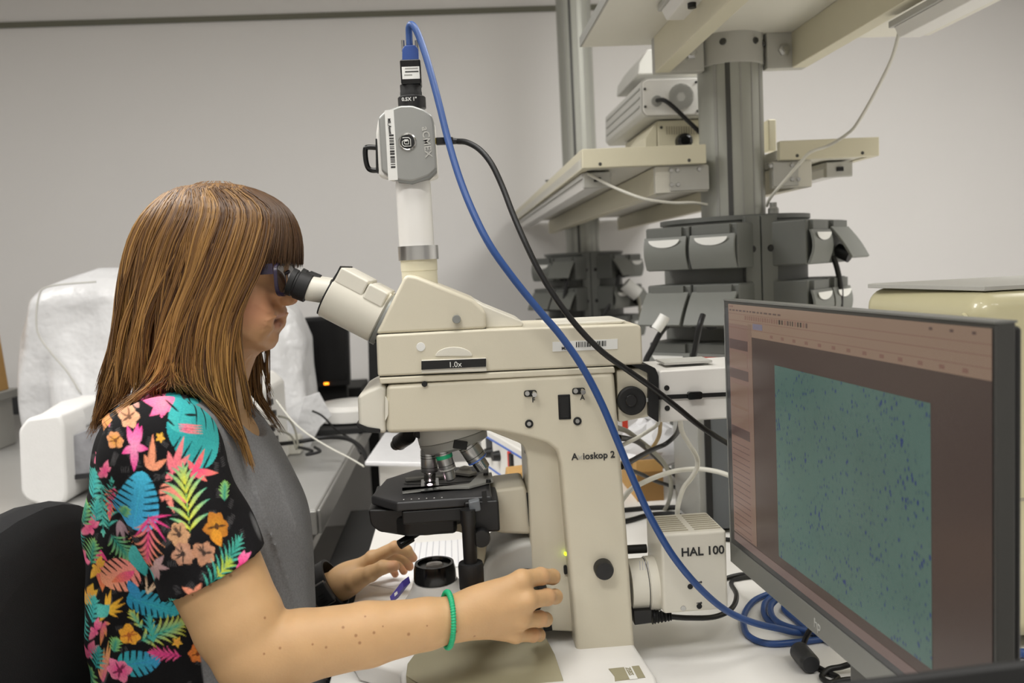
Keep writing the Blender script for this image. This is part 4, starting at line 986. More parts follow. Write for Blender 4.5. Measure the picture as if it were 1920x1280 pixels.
# mains cord of the lamp
mc_ = empty('mains_cord', P(1200, 1158, 1.06), 'black mains cord plugged into the microscope back', 'cable')
obj('plug', MB().prism([P(u, v, 1.06) for u, v in fillet([(1188, 1146), (1190, 1172), (1222, 1168), (1222, 1144)], 2)], (0, .025, 0)), 'black', mc_, .003)
obj('strain_relief', MB().tube([P(1222, 1156, 1.07), P(1258, 1155, 1.07)], lambda t: .009 - .004 * t + .0012 * math.sin(t * 40), 14, 20), 'black', mc_)
pts = [P(*q) for q in [(1250, 1155, 1.07), (1290, 1158, 1.07), (1340, 1156, 1.08), (1372, 1140, 1.10), (1381, 1115, 1.16)]] + [PZ(u, v, TZ + .004) for u, v in ((1371, 1093), (1385, 1084), (1420, 1081), (1500, 1090))]
obj('cord', MB().tube(pts, .0036, 10, 8), 'black', mc_, smooth=True)
tcable('black_cable', [(1300, 1096), (1340, 1090), (1375, 1080), (1400, 1077), (1450, 1082), (1520, 1080)], .004, 'black', 'black cable running behind the lamp house and the monitor')
tcable('black_cable', [(1300, 1012), (1340, 1010), (1375, 1012), (1420, 1018), (1500, 1015)], .004, 'blackmatte', 'upper black cable between lamp house and monitor')

# ------------------------------------------------------------------ things on the table behind the microscope
pp = empty('power_supply', P(950, 900, 1.75), 'white control box with blue lines and red switch behind the stage', 'instrument')
a = P(900, 808, 1.98); b = P(1000, 846, 1.62); a2 = P(900, 872, 1.98); 
dirp = Vector((b.x - a.x, b.y - a.y, 0)); np_ = Vector((-dirp.y, dirp.x, 0)).normalized(); np_ = np_ if np_.x > 0 else -np_   # into the box
ztp = (a.z + b.z) / 2
PA = Vector((a.x, a.y, 0)); PL = dirp.length; dpn = dirp.normalized()
obj('case', MB().prism([PA + Vector((0, 0, TZ + .012)), PA + dirp + Vector((0, 0, TZ + .012)), PA + dirp + Vector((0, 0, ztp)), PA + Vector((0, 0, ztp))], np_ * .11), 'white', pp, .004)
def pan(f0, f1, z0_, z1_, o=.0012): return MB().prism([PA + dpn * (PL * f0) + Vector((0, 0, z0_)), PA + dpn * (PL * f1) + Vector((0, 0, z0_)), PA + dpn * (PL * f1) + Vector((0, 0, z1_)), PA + dpn * (PL * f0) + Vector((0, 0, z1_))], -np_ * o)
def onpan(u, v):
    d = ray(u, v); k = (PA - CAM).dot(np_) / d.dot(np_); p = CAM + d * k - PA; return p.dot(dpn) / PL, p.z + 0 + 0
zl = onpan(945, 838)[1]
obj('blue_line', pan(.0, 1, zl - .002, zl + .002), 'drawerblue', pp)
zl2 = onpan(945, 895)[1]; obj('blue_line', pan(.0, 1, zl2 - .002, zl2 + .002), 'drawerblue', pp)
f, z = onpan(918, 837); obj('display', pan(f - .06, f + .06, z - .016, z + .016, .002), 'pcdark', pp)
for u, v in ((922, 848), (936, 854)):
    f, z = onpan(u, v); c_ = PA + dpn * (PL * f) + Vector((0, 0, z)); obj('knob', MB().lathe([(.012, 0), (.010, .016)], c_, -np_, n=20), 'black', pp)
f, z = onpan(959, 862); obj('switch', pan(f - .04, f, z - .016, z + .016, .004), 'redswitch', pp); obj('switch_half', pan(f, f + .04, z - .014, z + .014, .006), 'black', pp)
for k in (0.05, .95):
    c_ = PA + dpn * (PL * k) + np_ * .04; obj('foot', MB().lathe([(.012, TZ), (.012, TZ + .012)], (c_.x, c_.y, 0), n=16), 'rubber', pp)
obj('small_carton', MB().prism([P(u, v, 1.62) for u, v in ((950, 906), (952, 888), (1000, 882), (1000, 915))], (0, .06, 0)), 'cardboard', None, .002, label='small orange-brown carton in front of the control box', cat='box')
# wrapped sheet left of the stage
q = [PZ(u, v, TZ + .07) for u, v in ((684, 874), (800, 876), (806, 822), (722, 818))]
sh = obj('bubble_sheet', MB().prism(q, (0, 0, .012)), 'film', None, .004, label='white bubble wrap sheet on a box left of the stage', cat='sheet')
MATS['film2'] = mat('film2', 'e4e4e6', .3, var=.06, bump=.5, bscale=60); sh.data.materials[0] = MATS['film2']
obj('flat_carton', MB().box2((q[0].x + .03, q[0].y + .02, TZ), (q[1].x, q[2].y - .02, TZ + .069)), 'white', None, .004, label='flat white carton under the bubble wrap sheet', cat='box')
# papers
pa = empty('ruled_sheet', PZ(800, 1025, TZ), 'ruled white sheet of paper on the table behind the field lens', 'paper')
pq = [PZ(u, v, TZ + .0008) for u, v in ((705, 1075), (722, 1022), (990, 1002), (1010, 1050))]
obj('sheet', MB().prism(pq, (0, 0, .0006)), 'paper', pa)
for k in range(14):
    f = .04 + k * .042; a = pq[1].lerp(pq[2], f); b = pq[0].lerp(pq[3], f)
    obj('rule_line', MB().prism([a + Vector((0, 0, .0006)), a + Vector((.0012, 0, .0006)), b + Vector((.0012, 0, .0006)), b + Vector((0, 0, .0006))], (0, 0, .0002)), 'inkgray', pa)
obj('print_block', MB().prism([PZ(u, v, TZ + .0016) for u, v in ((936, 1010), (946, 1009), (952, 1018), (944, 1019))], (0, 0, .0002)), 'gray', pa)
obj('paper_sheet', MB().prism([PZ(u, v, TZ + .0003) for u, v in ((690, 1095), (735, 1068), (790, 1062), (760, 1108))], (0, 0, .0004)), 'paper', None, label='plain white paper sheet under the left hand', cat='paper')
# computer tower, carton, bag and cables seen behind the column
ct = empty('desktop_computer', P(1340, 940, 1.6), 'grey computer case standing on the table behind the lamp house', 'computer')
x0 = P(1312, 900, 1.62).x
obj('case', MB().box2((x0, 1.55, TZ + .008), (x0 + .10, 1.74, P(1330, 770, 1.6).z)), 'pcgray', ct, .004)
obj('side_strip', MB().box2((x0 - .022, 1.552, TZ + .008), (x0, 1.73, P(1330, 772, 1.6).z)), 'gray', ct, .003)
obj('front_edge', MB().box2((x0 - .008, 1.546, TZ + .008), (x0 + .003, 1.555, P(1330, 772, 1.6).z)), 'black', ct)
for k in (1.58, 1.70): obj('foot', MB().box2((x0 + .02, k - .01, TZ), (x0 + .09, k + .01, TZ + .008)), 'rubber', ct)
cb2 = empty('carton', P(1250, 920, 1.9), 'open brown carton holding a plastic bag behind the microscope column', 'box')
cz1 = P(1250, 856, 1.82).z; xa = P(1190, 880, 1.82).x; xb = x0 - .03
obj('front_panel', MB().box2((xa, 1.80, TZ), (xb, 1.806, cz1)), 'cardboard', cb2)
obj('dark_panel', MB().box2((xa, 1.797, TZ), (xb, 1.80, TZ + .065)), 'cardboarddark', cb2)
obj('back_panel', MB().box2((xa, 1.97, TZ), (xb, 1.976, cz1)), 'cardboard', cb2)
obj('side_panel', MB().box2((xa, 1.806, TZ), (xa + .006, 1.97, cz1)), 'cardboard', cb2)
obj('side_panel', MB().box2((xb - .006, 1.806, TZ), (xb, 1.97, cz1)), 'cardboard', cb2)
bg = MB(); rings = []; rnd = random.Random(12)
pb = P(1222, 825, 1.88)
for k in range(13):
    t = k / 12; rr = math.sin(math.pi * (.06 + .94 * t) if t < 1 else math.pi * .97)
    rings.append([Vector((pb.x + (.075 * rr + .012) * math.cos(a) * (1 + .2 * math.sin(3 * a + k)) + rnd.uniform(-.006, .006), pb.y + (.05 * rr + .01) * math.sin(a) + rnd.uniform(-.006, .006), pb.z - .065 + .115 * t + rnd.uniform(-.005, .005))) for a in [2 * math.pi * j / 22 for j in range(22)]])
bg.rings(rings)
obj('plastic_bag', bg, 'film2', None, label='crumpled clear plastic bag in the open carton', cat='bag', ang=20)
obj('orange_tag', MB().box(P(1172, 795, 1.8), (.012, .004, .02)), 'red', None, label='tiny orange tag beside the plastic bag', cat='tag')
cable('white_cable', [(1276, 780, 1.15), (1276, 795, 1.2), (1280, 812, 1.25), (1293, 834, 1.3), (1306, 856, 1.32), (1307, 876, 1.32), (1296, 896, 1.31), (1282, 914, 1.30), (1273, 940, 1.28), (1270, 965, 1.26), (1270, 1040, 1.28), (1300, 1084, 1.35)], .0038, 'whitecable', 'white cable dropping from the lamp tube in an S curve')
cable('white_cable', [(1150, 960, 1.18), (1180, 920, 1.3), (1205, 905, 1.38), (1235, 892, 1.42), (1270, 882, 1.45), (1310, 879, 1.45), (1345, 884, 1.42), (1375, 894, 1.4), (1410, 905, 1.4), (1450, 940, 1.4), (1480, 1010, 1.45), (1500, 1060, 1.5)], .0042, 'whitecable', 'white cable arching sideways behind the lamp house')
cable('gray_cable', [(1150, 800, 1.19), (1175, 808, 1.35), (1197, 824, 1.45), (1220, 842, 1.5), (1245, 868, 1.52), (1256, 895, 1.55), (1258, 920, 1.6), (1252, 945, 1.7), (1240, 962, 1.73), (1225, 966, 1.72)], .0042, 'graycable', 'grey cable curving down beside the brown carton')
cable('tan_cable', [(1238, 770, 1.17), (1238, 795, 1.3), (1236, 815, 1.4), (1228, 832, 1.48), (1212, 852, 1.5), (1185, 862, 1.4), (1160, 870, 1.19)], .0033, 'tancable', 'short tan cable in front of the plastic bag')
cable('cream_cable', [(1236, 780, 1.17), (1232, 796, 1.25), (1215, 808, 1.3), (1194, 821, 1.3), (1165, 835, 1.19)], .003, 'whitecable', 'short cream cable running down to the column')
cable('black_cable', [(1278, 770, 1.17), (1274, 800, 1.3), (1266, 816, 1.38), (1248, 832, 1.4), (1225, 842, 1.38), (1200, 855, 1.3), (1165, 875, 1.19)], .004, 'black', 'black cable crossing in front of the plastic bag')
cable('black_cable', [(1160, 820, 1.19), (1195, 828, 1.4), (1222, 850, 1.6), (1245, 872, 1.7), (1265, 890, 1.75), (1290, 915, 1.76), (1320, 940, 1.78)], .0045, 'black', 'black cable slanting across the front of the carton')
cable('black_cable', [(1160, 870, 1.19), (1185, 882, 1.4), (1205, 890, 1.55), (1230, 902, 1.65), (1255, 910, 1.72), (1300, 925, 1.78), (1330, 945, 1.8)], .004, 'black', 'lower black cable across the foot of the carton')
tcable('black_cable', [(1130, 960), (1180, 955), (1215, 952), (1245, 951), (1285, 952), (1310, 960)], .005, 'black', 'black cable lying on the table behind the lamp house')
tcable('black_cable', [(1130, 985), (1180, 975), (1212, 966), (1245, 963), (1275, 966), (1300, 985)], .005, 'black', 'thicker black cable just above the lamp house vents')
# cream instrument behind the monitor
ci = empty('cream_instrument', (.9, 1.15, TZ), 'large cream instrument with rounded edges behind the monitor', 'instrument')
ix0 = P(1835, 560, 1.0).x; iz1 = P(1850, 549, 1.0).z
obj('housing', MB().box2((ix0, 1.0, TZ + .015), (ix0 + .55, 1.30, iz1)), 'instrcream', ci, .028, 6)
obj('seam', MB().box2((ix0 + .03, .999, TZ + .20), (ix0 + .52, 1.0005, TZ + .204)), 'beigedark', ci)
obj('button', MB().lathe([(.010, 0), (.008, .003)], (ix0, 1.03, iz1 - .035), (-1, 0, 0), n=24), 'instrcream', ci)
for x in (ix0 + .05, ix0 + .5):
    for y in (1.05, 1.25): obj('foot', MB().lathe([(.015, TZ), (.015, TZ + .016)], (x, y, 0), n=16), 'rubber', ci)
gl = P(1627, 547, 1.27)
obj('grey_board', MB().prism([(gl.x - .0, 1.27, iz1 + .001), (ix0 + .02, 1.02, iz1 + .001), (ix0 + .52, 1.02, iz1 + .001), (ix0 + .52, 1.29, iz1 + .001), (gl.x + .02, 1.29, iz1 + .001)], (0, 0, .006)), 'graylight', None, .001, label='flat grey board lying on top of the cream instrument', cat='board')
tcable('blue_lead', [(1700, 1215), (1800, 1222), (1890, 1228), (1915, 1224), (1970, 1228)], .006, 'bluecable', 'short piece of blue cable right of the monitor')
tcable('black_cable', [(1700, 1150), (1800, 1160), (1890, 1168), (1912, 1165), (1970, 1174)], .005, 'black', 'black cable right of the monitor edge')
# laptop lid in the lower right corner
lt_ = empty('laptop', P(1760, 1300, .44), 'out of focus black laptop lid at the lower right corner', 'laptop')
a = P(1560, 1287, .46); b = P(1990, 1234, .40)
zl_ = (a.z + b.z) / 2
lo = [Vector((a.x, a.y, a.z)), Vector((b.x, b.y, b.z))]
ln = Vector((b.y - a.y, -(b.x - a.x), 0)).normalized(); ln = ln if ln.y > 0 else -ln
obj('lid', MB().prism([a, b, b + Vector((0, 0, TZ + .02 - b.z)) - ln * .05, a + Vector((0, 0, TZ + .02 - a.z)) - ln * .05], ln * .008), 'blackmatte', lt_, .003)
m4 = [Vector((a.x, a.y, TZ + .002)), Vector((b.x, b.y, TZ + .002)), Vector((b.x, b.y, TZ + .002)) - ln * .25, Vector((a.x, a.y, TZ + .002)) - ln * .25]
obj('base', MB().prism([p - ln * .05 for p in m4], (0, 0, .018)), 'blackmatte', lt_, .003)
# office chair of the person
ch = empty('office_chair', (-.42, 1.12, 0), 'black fabric office chair behind the person at lower left', 'chair')
bx = -.575
prof = []
for k in range(40):
    a = 2 * math.pi * k / 40; c_, s_ = math.cos(a), math.sin(a)
    prof.append((1.075 + .275 * abs(c_) ** .75 * (1 if c_ > 0 else -1), .685 + .275 * abs(s_) ** .75 * (1 if s_ > 0 else -1)))
rings = []
for off, sc in ((-.045, .80), (-.04, .93), (-.02, .99), (0, 1), (.02, .98), (.035, .90), (.038, .75)):
    rings.append([Vector((bx + off + .35 * ((y - 1.075) ** 2), 1.075 + (y - 1.075) * sc, .685 + (z - .685) * sc)) for y, z in prof])
obj('backrest', MB().rings(rings, True), 'chairfabric', ch)
rings = []
for off, sc in ((0, .85), (.01, .97), (.04, 1), (.06, .98), (.075, .85)):
    rings.append([Vector((-.38 + .235 * sc * abs(math.cos(a)) ** .6 * (1 if math.cos(a) > 0 else -1), 1.12 + .235 * sc * abs(math.sin(a)) ** .6 * (1 if math.sin(a) > 0 else -1), .40 + off)) for a in [2 * math.pi * k / 40 for k in range(40)]])
obj('seat', MB().rings(rings, True), 'chairfabric', ch)
obj('back_bar', MB().tube([(-.60, 1.1, .62), (-.63, 1.11, .45), (-.55, 1.12, .385), (-.4, 1.12, .385)], .018, 12, 6), 'blackmatte', ch)
obj('gas_lift', MB().cyl((-.38, 1.12, .09), (-.38, 1.12, .40), .025), 'darksteel', ch)
for k in range(5):
    a = 2 * math.pi * k / 5 + .3; e = Vector((-.38 + .28 * math.cos(a), 1.12 + .28 * math.sin(a), .065))
    l = obj('foot_spoke', MB().cyl((-.38, 1.12, .10), e, .018, .013, 12), 'blackmatte', ch)
    obj('castor', MB().cyl(e + Vector((-.012 * math.sin(a), .012 * math.cos(a), -.035)), e + Vector((.012 * math.sin(a), -.012 * math.cos(a), -.035)), .03, None, 20), 'black', l)
# ------------------------------------------------------------------ person: implicit body meshed once
class Field:
    def __init__(s, lo, hi, h):
        s.o = np.array(lo, np.float32); s.h = h
        s.n = [int(math.ceil((hi[i] - lo[i]) / h)) + 1 for i in range(3)]
        s.D = np.full(s.n, 1.0, np.float32)
    def loc(s, lo, hi):
        i0 = [max(0, int((lo[i] - s.o[i]) / s.h)) for i in range(3)]
        i1 = [min(s.n[i], int((hi[i] - s.o[i]) / s.h) + 2) for i in range(3)]
        sl = tuple(slice(a, b) for a, b in zip(i0, i1))
        g = np.ogrid[sl]
        return sl, [(g[i] * s.h + s.o[i]).astype(np.float32) for i in range(3)]
    def union(s, sl, d, k):
        a = s.D[sl]
        if k > 0:
            hh = np.maximum(k - np.abs(a - d), 0) / k
            s.D[sl] = np.minimum(a, d) - hh * hh * (k / 4)
        else: s.D[sl] = np.minimum(a, d)
    def cut(s, sl, d, k=.003):          # subtract
        a = s.D[sl]; d = -d; hh = np.maximum(k - np.abs(a - d), 0) / k
        s.D[sl] = np.maximum(a, d) + hh * hh * (k / 4)
    def cone_d(s, a, b, ra, rb, pad):
        a = np.array(a); b = np.array(b); r = max(ra, rb) + pad
        sl, (X, Y, Z) = s.loc(np.minimum(a, b) - r, np.maximum(a, b) + r)
        ba = b - a; L = float(ba @ ba) + 1e-12
        t = np.clip(((X - a[0]) * ba[0] + (Y - a[1]) * ba[1] + (Z - a[2]) * ba[2]) / L, 0, 1)
        d = np.sqrt((X - a[0] - t * ba[0]) ** 2 + (Y - a[1] - t * ba[1]) ** 2 + (Z - a[2] - t * ba[2]) ** 2) - (ra + (rb - ra) * t)
        return sl, d
    def cone(s, a, b, ra, rb, k=.012): sl, d = s.cone_d(a, b, ra, rb, k + 4 * s.h); s.union(sl, d, k)
    def chain(s, pts, rs, k=.012):
        for i in range(len(pts) - 1): s.cone(pts[i], pts[i + 1], rs[i], rs[i + 1], k)
    def ell(s, c, r, k=.01):
        c = np.array(c); r = np.array(r); sl, (X, Y, Z) = s.loc(c - r - k - 4 * s.h, c + r + k + 4 * s.h)
        k0 = np.sqrt(((X - c[0]) / r[0]) ** 2 + ((Y - c[1]) / r[1]) ** 2 + ((Z - c[2]) / r[2]) ** 2)
        k1 = np.sqrt(((X - c[0]) / r[0] ** 2) ** 2 + ((Y - c[1]) / r[1] ** 2) ** 2 + ((Z - c[2]) / r[2] ** 2) ** 2) + 1e-9
        s.union(sl, k0 * (k0 - 1) / k1, k)
    def mesh(s):
        D = s.D; S = D < 0; nx, ny, nz = s.n
        c = np.zeros((nx - 1, ny - 1, nz - 1), np.uint8)
        for i in (0, 1):
            for j in (0, 1):
                for k in (0, 1): c += S[i:nx - 1 + i, j:ny - 1 + j, k:nz - 1 + k]
        act = np.argwhere((c > 0) & (c < 8)); del c
        N = len(act); idx = np.full((nx - 1, ny - 1, nz - 1), -1, np.int32); idx[act[:, 0], act[:, 1], act[:, 2]] = np.arange(N)
        off = np.array([(i, j, k) for i in (0, 1) for j in (0, 1) for k in (0, 1)])
        V = np.stack([D[act[:, 0] + o[0], act[:, 1] + o[1], act[:, 2] + o[2]] for o in off], 1)
        acc = np.zeros((N, 3)); cnt = np.zeros(N)
        for a in range(8):
            for b in range(a + 1, 8):
                if np.abs(off[a] - off[b]).sum() != 1: continue
                va, vb = V[:, a], V[:, b]; m = (va < 0) != (vb < 0)
                t = va[m] / (va[m] - vb[m]); acc[m] += off[a] + t[:, None] * (off[b] - off[a]); cnt[m] += 1
        P_ = (act + acc / cnt[:, None]) * s.h + s.o
        F_ = []
        for ax in range(3):
            o = [0, 0, 0]; o[ax] = 1
            A = S[:nx - o[0], :ny - o[1], :nz - o[2]]; B = S[o[0]:, o[1]:, o[2]:]
            e = np.argwhere(A != B); u, w = [q for q in range(3) if q != ax]
            ok = (e[:, u] > 0) & (e[:, w] > 0) & (e[:, u] < s.n[u] - 1) & (e[:, w] < s.n[w] - 1); e = e[ok]
            fl = A[e[:, 0], e[:, 1], e[:, 2]]
            def I(du, dw):
                q = e.copy(); q[:, u] -= du; q[:, w] -= dw; return idx[q[:, 0], q[:, 1], q[:, 2]]
            qd = np.stack([I(1, 1), I(0, 1), I(0, 0), I(1, 0)], 1)
            flip = fl if ax != 1 else ~fl
            qd[~flip] = qd[~flip][:, ::-1]; F_.append(qd)
        return P_, np.concatenate(F_)
def lap(Pv, Fq, it, lam=.5, mask=None):
    n = len(Pv)
    for _ in range(it):
        a = np.zeros_like(Pv); c = np.zeros(n)
        for i in range(4):
            for j in (1, 3):
                np.add.at(a, Fq[:, i], Pv[Fq[:, (i + j) % 4]]); np.add.at(c, Fq[:, i], 1)
        d = a / np.maximum(c, 1)[:, None] - Pv
        Pv = Pv + (lam * d if mask is None else lam * d * mask[:, None])
    return Pv
def npmesh(name, Pv, Fq, m, parent, **kw):
    lo = Pv.min(0); hi = Pv.max(0); c = np.array([(lo[0] + hi[0]) / 2, (lo[1] + hi[1]) / 2, lo[2]])
    me = bpy.data.meshes.new(name); nf = len(Fq); k = Fq.shape[1]
    me.vertices.add(len(Pv)); me.vertices.foreach_set('co', (Pv - c).astype(np.float32).ravel())
    me.loops.add(nf * k); me.loops.foreach_set('vertex_index', Fq.astype(np.int32).ravel())
    me.polygons.add(nf); me.polygons.foreach_set('loop_start', np.arange(0, nf * k, k, dtype=np.int32))
    me.polygons.foreach_set('use_smooth', np.ones(nf, bool))
    me.update(calc_edges=True); me.validate()
    me.materials.append(MATS[m] if isinstance(m, str) else m)
    o = bpy.data.objects.new(name, me); COL.objects.link(o); o.location = c; WORLD[o.name] = Vector(c)
    setparent(o, parent); tag(o, **kw); return o
def setcol(o, name, col):
    a = o.data.color_attributes.new(name, 'FLOAT_COLOR', 'POINT')
    c = np.ones((len(col), 4), np.float32); c[:, :3] = col; a.data.foreach_set('color', c.ravel())
def V3(u, v, Y): return np.array(P(u, v, Y))

HY = YC                                             # mid plane of the head and body
# torso loft, silhouette rows: v, back u, front u, half width
TOR = [(728, 262, 395, .060), (742, 236, 425, .095), (762, 214, 452, .128), (800, 201, 488, .152), (860, 189, 522, .162), (920, 182, 553, .163), (965, 178, 577, .161), (1020, 176, 584, .156), (1100, 177, 588, .150), (1200, 182, 592, .152), (1290, 187, 607, .160), (1450, 190, 625, .175), (1600, 200, 640, .175)]
_tz = []; _tc = []; _tx = []; _ty = []
for v, ub_, uf, hw in TOR:
    a = P(ub_, v, HY); b = P(uf, v, HY); _tz.append((a.z + b.z) / 2); _tc.append((a.x + b.x) / 2); _tx.append((b.x - a.x) / 2); _ty.append(hw)
_o = np.argsort(_tz); _tz = np.array(_tz)[_o]; _tc = np.array(_tc)[_o]; _tx = np.array(_tx)[_o]; _ty = np.array(_ty)[_o]
_zz = np.linspace(_tz[0], _tz[-1], 260); _kw = np.exp(-(np.arange(-24, 25) / 10.) ** 2); _kw /= _kw.sum()
def _smo(a):
    b = np.interp(_zz, _tz, a); e = np.concatenate([np.full(24, b[0]), b, np.full(24, b[-1])]); c = np.convolve(e, _kw, 'valid'); c[-12:] = b[-12:]; return c
_tc, _tx, _ty = _smo(_tc), _smo(_tx), _smo(_ty); _tz = _zz
TZ0, TZ1 = .50, _tz[-1]
def torso_d(X, Y, Z, off=0.):
    z = np.clip(Z, TZ0, TZ1)
    cx = np.interp(z, _tz, _tc); hx = np.interp(z, _tz, _tx) + off; hy = np.interp(z, _tz, _ty) + off
    q = np.sqrt(((X - cx) / hx) ** 2 + ((Y - HY) / hy) ** 2)
    d = (q - 1) * np.minimum(hx, hy)
    over = np.maximum(Z - TZ1 - off, TZ0 - off - Z)
    return np.where(over > 0, np.sqrt(np.maximum(d, 0) ** 2 + np.maximum(over, 0) ** 2) + np.minimum(d, 0) * 0, np.maximum(d, over))
# limb joints
SR = V3(300, 848, .965); ER = V3(476, 1226, .905); WR = V3(852, 1160, .955)
SL = V3(400, 800, 1.285); EL = V3(470, 1180, 1.42); WL = V3(638, 1095, 1.37)

def head_field(Fd):
    prof = [(540, 500), (537, 516), (544, 537), (552, 553), (553.5, 560), (551, 565.5), (543, 568.5), (534.5, 572), (533, 580), (534.8, 586), (533, 590), (527.5, 593.5), (521, 597), (514.5, 600), (520, 603), (524, 605.5), (526.6, 611), (524, 617), (520, 623), (521, 631), (520, 641), (513, 652), (503, 656.5), (490, 658), (474, 668), (462, 690), (440, 740), (380, 745), (340, 690), (305, 600), (285, 530), (284, 462), (307, 408), (352, 375), (415, 362), (468, 372), (512, 402), (534, 440), (541, 475)]
    pts = np.array([[P(u, v, HY).x, P(u, v, HY).z] for u, v in prof])
    lo = np.array([pts[:, 0].min() - .02, HY - .09, pts[:, 1].min() - .02]); hi = np.array([pts[:, 0].max() + .02, HY + .09, pts[:, 1].max() + .02])
    sl, (X, Y, Z) = Fd.loc(lo, hi)
    x = X[:, 0, 0]; z = Z[0, 0, :]
    GX, GZ = np.meshgrid(x, z, indexing='ij')
    dist = np.full(GX.shape, 9.); ins = np.zeros(GX.shape, bool)
    n = len(pts)
    for i in range(n):
        a = pts[i]; b = pts[(i + 1) % n]; ba = b - a
        t = np.clip(((GX - a[0]) * ba[0] + (GZ - a[1]) * ba[1]) / (ba @ ba), 0, 1)
        dist = np.minimum(dist, np.hypot(GX - a[0] - t * ba[0], GZ - a[1] - t * ba[1]))
        cr_ = (a[1] > GZ) != (b[1] > GZ)
        xi = a[0] + (GZ - a[1]) / (b[1] - a[1] + 1e-12) * ba[0]
        ins ^= cr_ & (GX < xi)
    s = np.where(ins, dist, -dist)
    # half width as a function of depth below the profile
    sp = np.clip(s, 0, None)
    hr = .073 * np.sqrt(np.clip(1 - (1 - np.minimum(sp, .07) / .07) ** 2, 0, 1))
    hn = np.interp(sp, [0, .002, .004, .007, .011, .016, .022, .03, .045, .07, .2], [0, .0055, .0085, .0115, .0155, .025, .037, .049, .062, .073, .073])
    zn = P(548, 548, HY).z
    wn = np.exp(-((GZ - zn) / .021) ** 4) * (GX > P(470, 540, HY).x)
    # eye socket
    h = hr * (1 - wn) + hn * wn
    mz = P(520, 600, HY)
    lipw = np.exp(-(((GX - mz.x) / .012) ** 2 + ((GZ - mz.z) / .004) ** 2))
    dh = np.gradient(h, Fd.h, axis=0) ** 2 + np.gradient(h, Fd.h, axis=1) ** 2
    sc = 1 / np.sqrt(1 + np.minimum(dh, 40))
    ay = np.abs(Y - HY)
    d = np.where((s > 0)[:, None, :], (ay - h[:, None, :]) * sc[:, None, :], np.sqrt(np.minimum(s, 0)[:, None, :] ** 2 + (ay * .156) ** 2))
    Fd.union(sl, d.astype(np.float32), 0)
    return pts

RF = {  # right hand finger chains (u,v,Y) and radii
    'index': ([(978, 1087, .967), (1014, 1080, .985), (1036, 1081, 1.008), (1040, 1084, 1.026)], [.0112, .0100, .0090, .0072]),
    'middle': ([(988, 1126, .956), (1026, 1119, .978), (1041, 1118, 1.000), (1040, 1119, 1.020)], [.0110, .0096, .0086, .0070]),
    'ring': ([(978, 1160, .960), (1012, 1160, .976), (1023, 1161, .997), (1018, 1160, 1.014)], [.0106, .0092, .0082, .0068]),
    'pinky': ([(966, 1188, .970), (999, 1190, .981), (1011, 1190, .998), (1006, 1188, 1.012)], [.0096, .0080, .0072, .0062]),
    'thumb': ([(885, 1135, .985), (925, 1120, 1.012), (955, 1105, 1.030), (968, 1092, 1.042)], [.014, .0118, .0104, .0085])}
LF = {
    'index': ([(698, 1047, 1.355), (741, 1025, 1.345), (763, 1032, 1.35), (775, 1046, 1.355)], [.0112, .0095, .0085, .0070]),
    'middle': ([(694, 1052, 1.375), (738, 1036, 1.375), (760, 1046, 1.375), (768, 1062, 1.375)], [.0112, .0096, .0086, .0072]),
    'ring': ([(690, 1060, 1.395), (730, 1046, 1.405), (750, 1054, 1.405), (757, 1070, 1.400)], [.0108, .0092, .0082, .0068]),
    'pinky': ([(686, 1070, 1.415), (718, 1058, 1.43), (735, 1064, 1.43), (741, 1076, 1.425)], [.0096, .0080, .0072, .0062]),
    'thumb': ([(665, 1090, 1.345), (695, 1075, 1.325), (718, 1063, 1.315), (739, 1061, 1.310)], [.0155, .0125, .0108, .0088])}
def hand(Fd, W, fingers, rw, palm_pts, kn):
    for f, (pts, rs) in fingers.items():
        p3 = [V3(*q) for q in pts]
        if f != 'thumb': Fd.cone(W, p3[0], rw * .62, rs[0] * 1.12, .014)
        else: Fd.cone(W, p3[0], rw * .6, rs[0], .014)
    for q, r in palm_pts: Fd.ell(V3(*q), r, .012)
    for f, (pts, rs) in fingers.items():
        p3 = [V3(*q) for q in pts]
        for i in range(3): Fd.cone(p3[i], p3[i + 1], rs[i], rs[i + 1], .0028 if i else .004)
        for i in (0, 1, 2):   # knuckles
            Fd.ell(p3[i], [rs[i] * 1.05] * 3, .002)
        if f != 'thumb': Fd.ell(p3[0] + np.array(kn), [rs[0] * .85] * 3, .004); Fd.cone(W + np.array(kn) * 1.5, p3[0] + np.array(kn) * 1.1, .004, .004, .006)
body = Field((-.53, .845, .60), (.115, 1.475, 1.375), .0019)
head_field(body)
# nostril wing, cheek, jaw
for sgn in (-1, 1):
    q = V3(541, 561, HY); body.ell(q + np.array([0, sgn * .0105, 0]), (.010, .0065, .008), .005)
    q = V3(478, 585, HY); body.ell(q + np.array([0, sgn * .043, 0]), (.030, .020, .034), .02)
body.cone(V3(384, 650, HY), V3(350, 800, HY), .051, .060, .03)
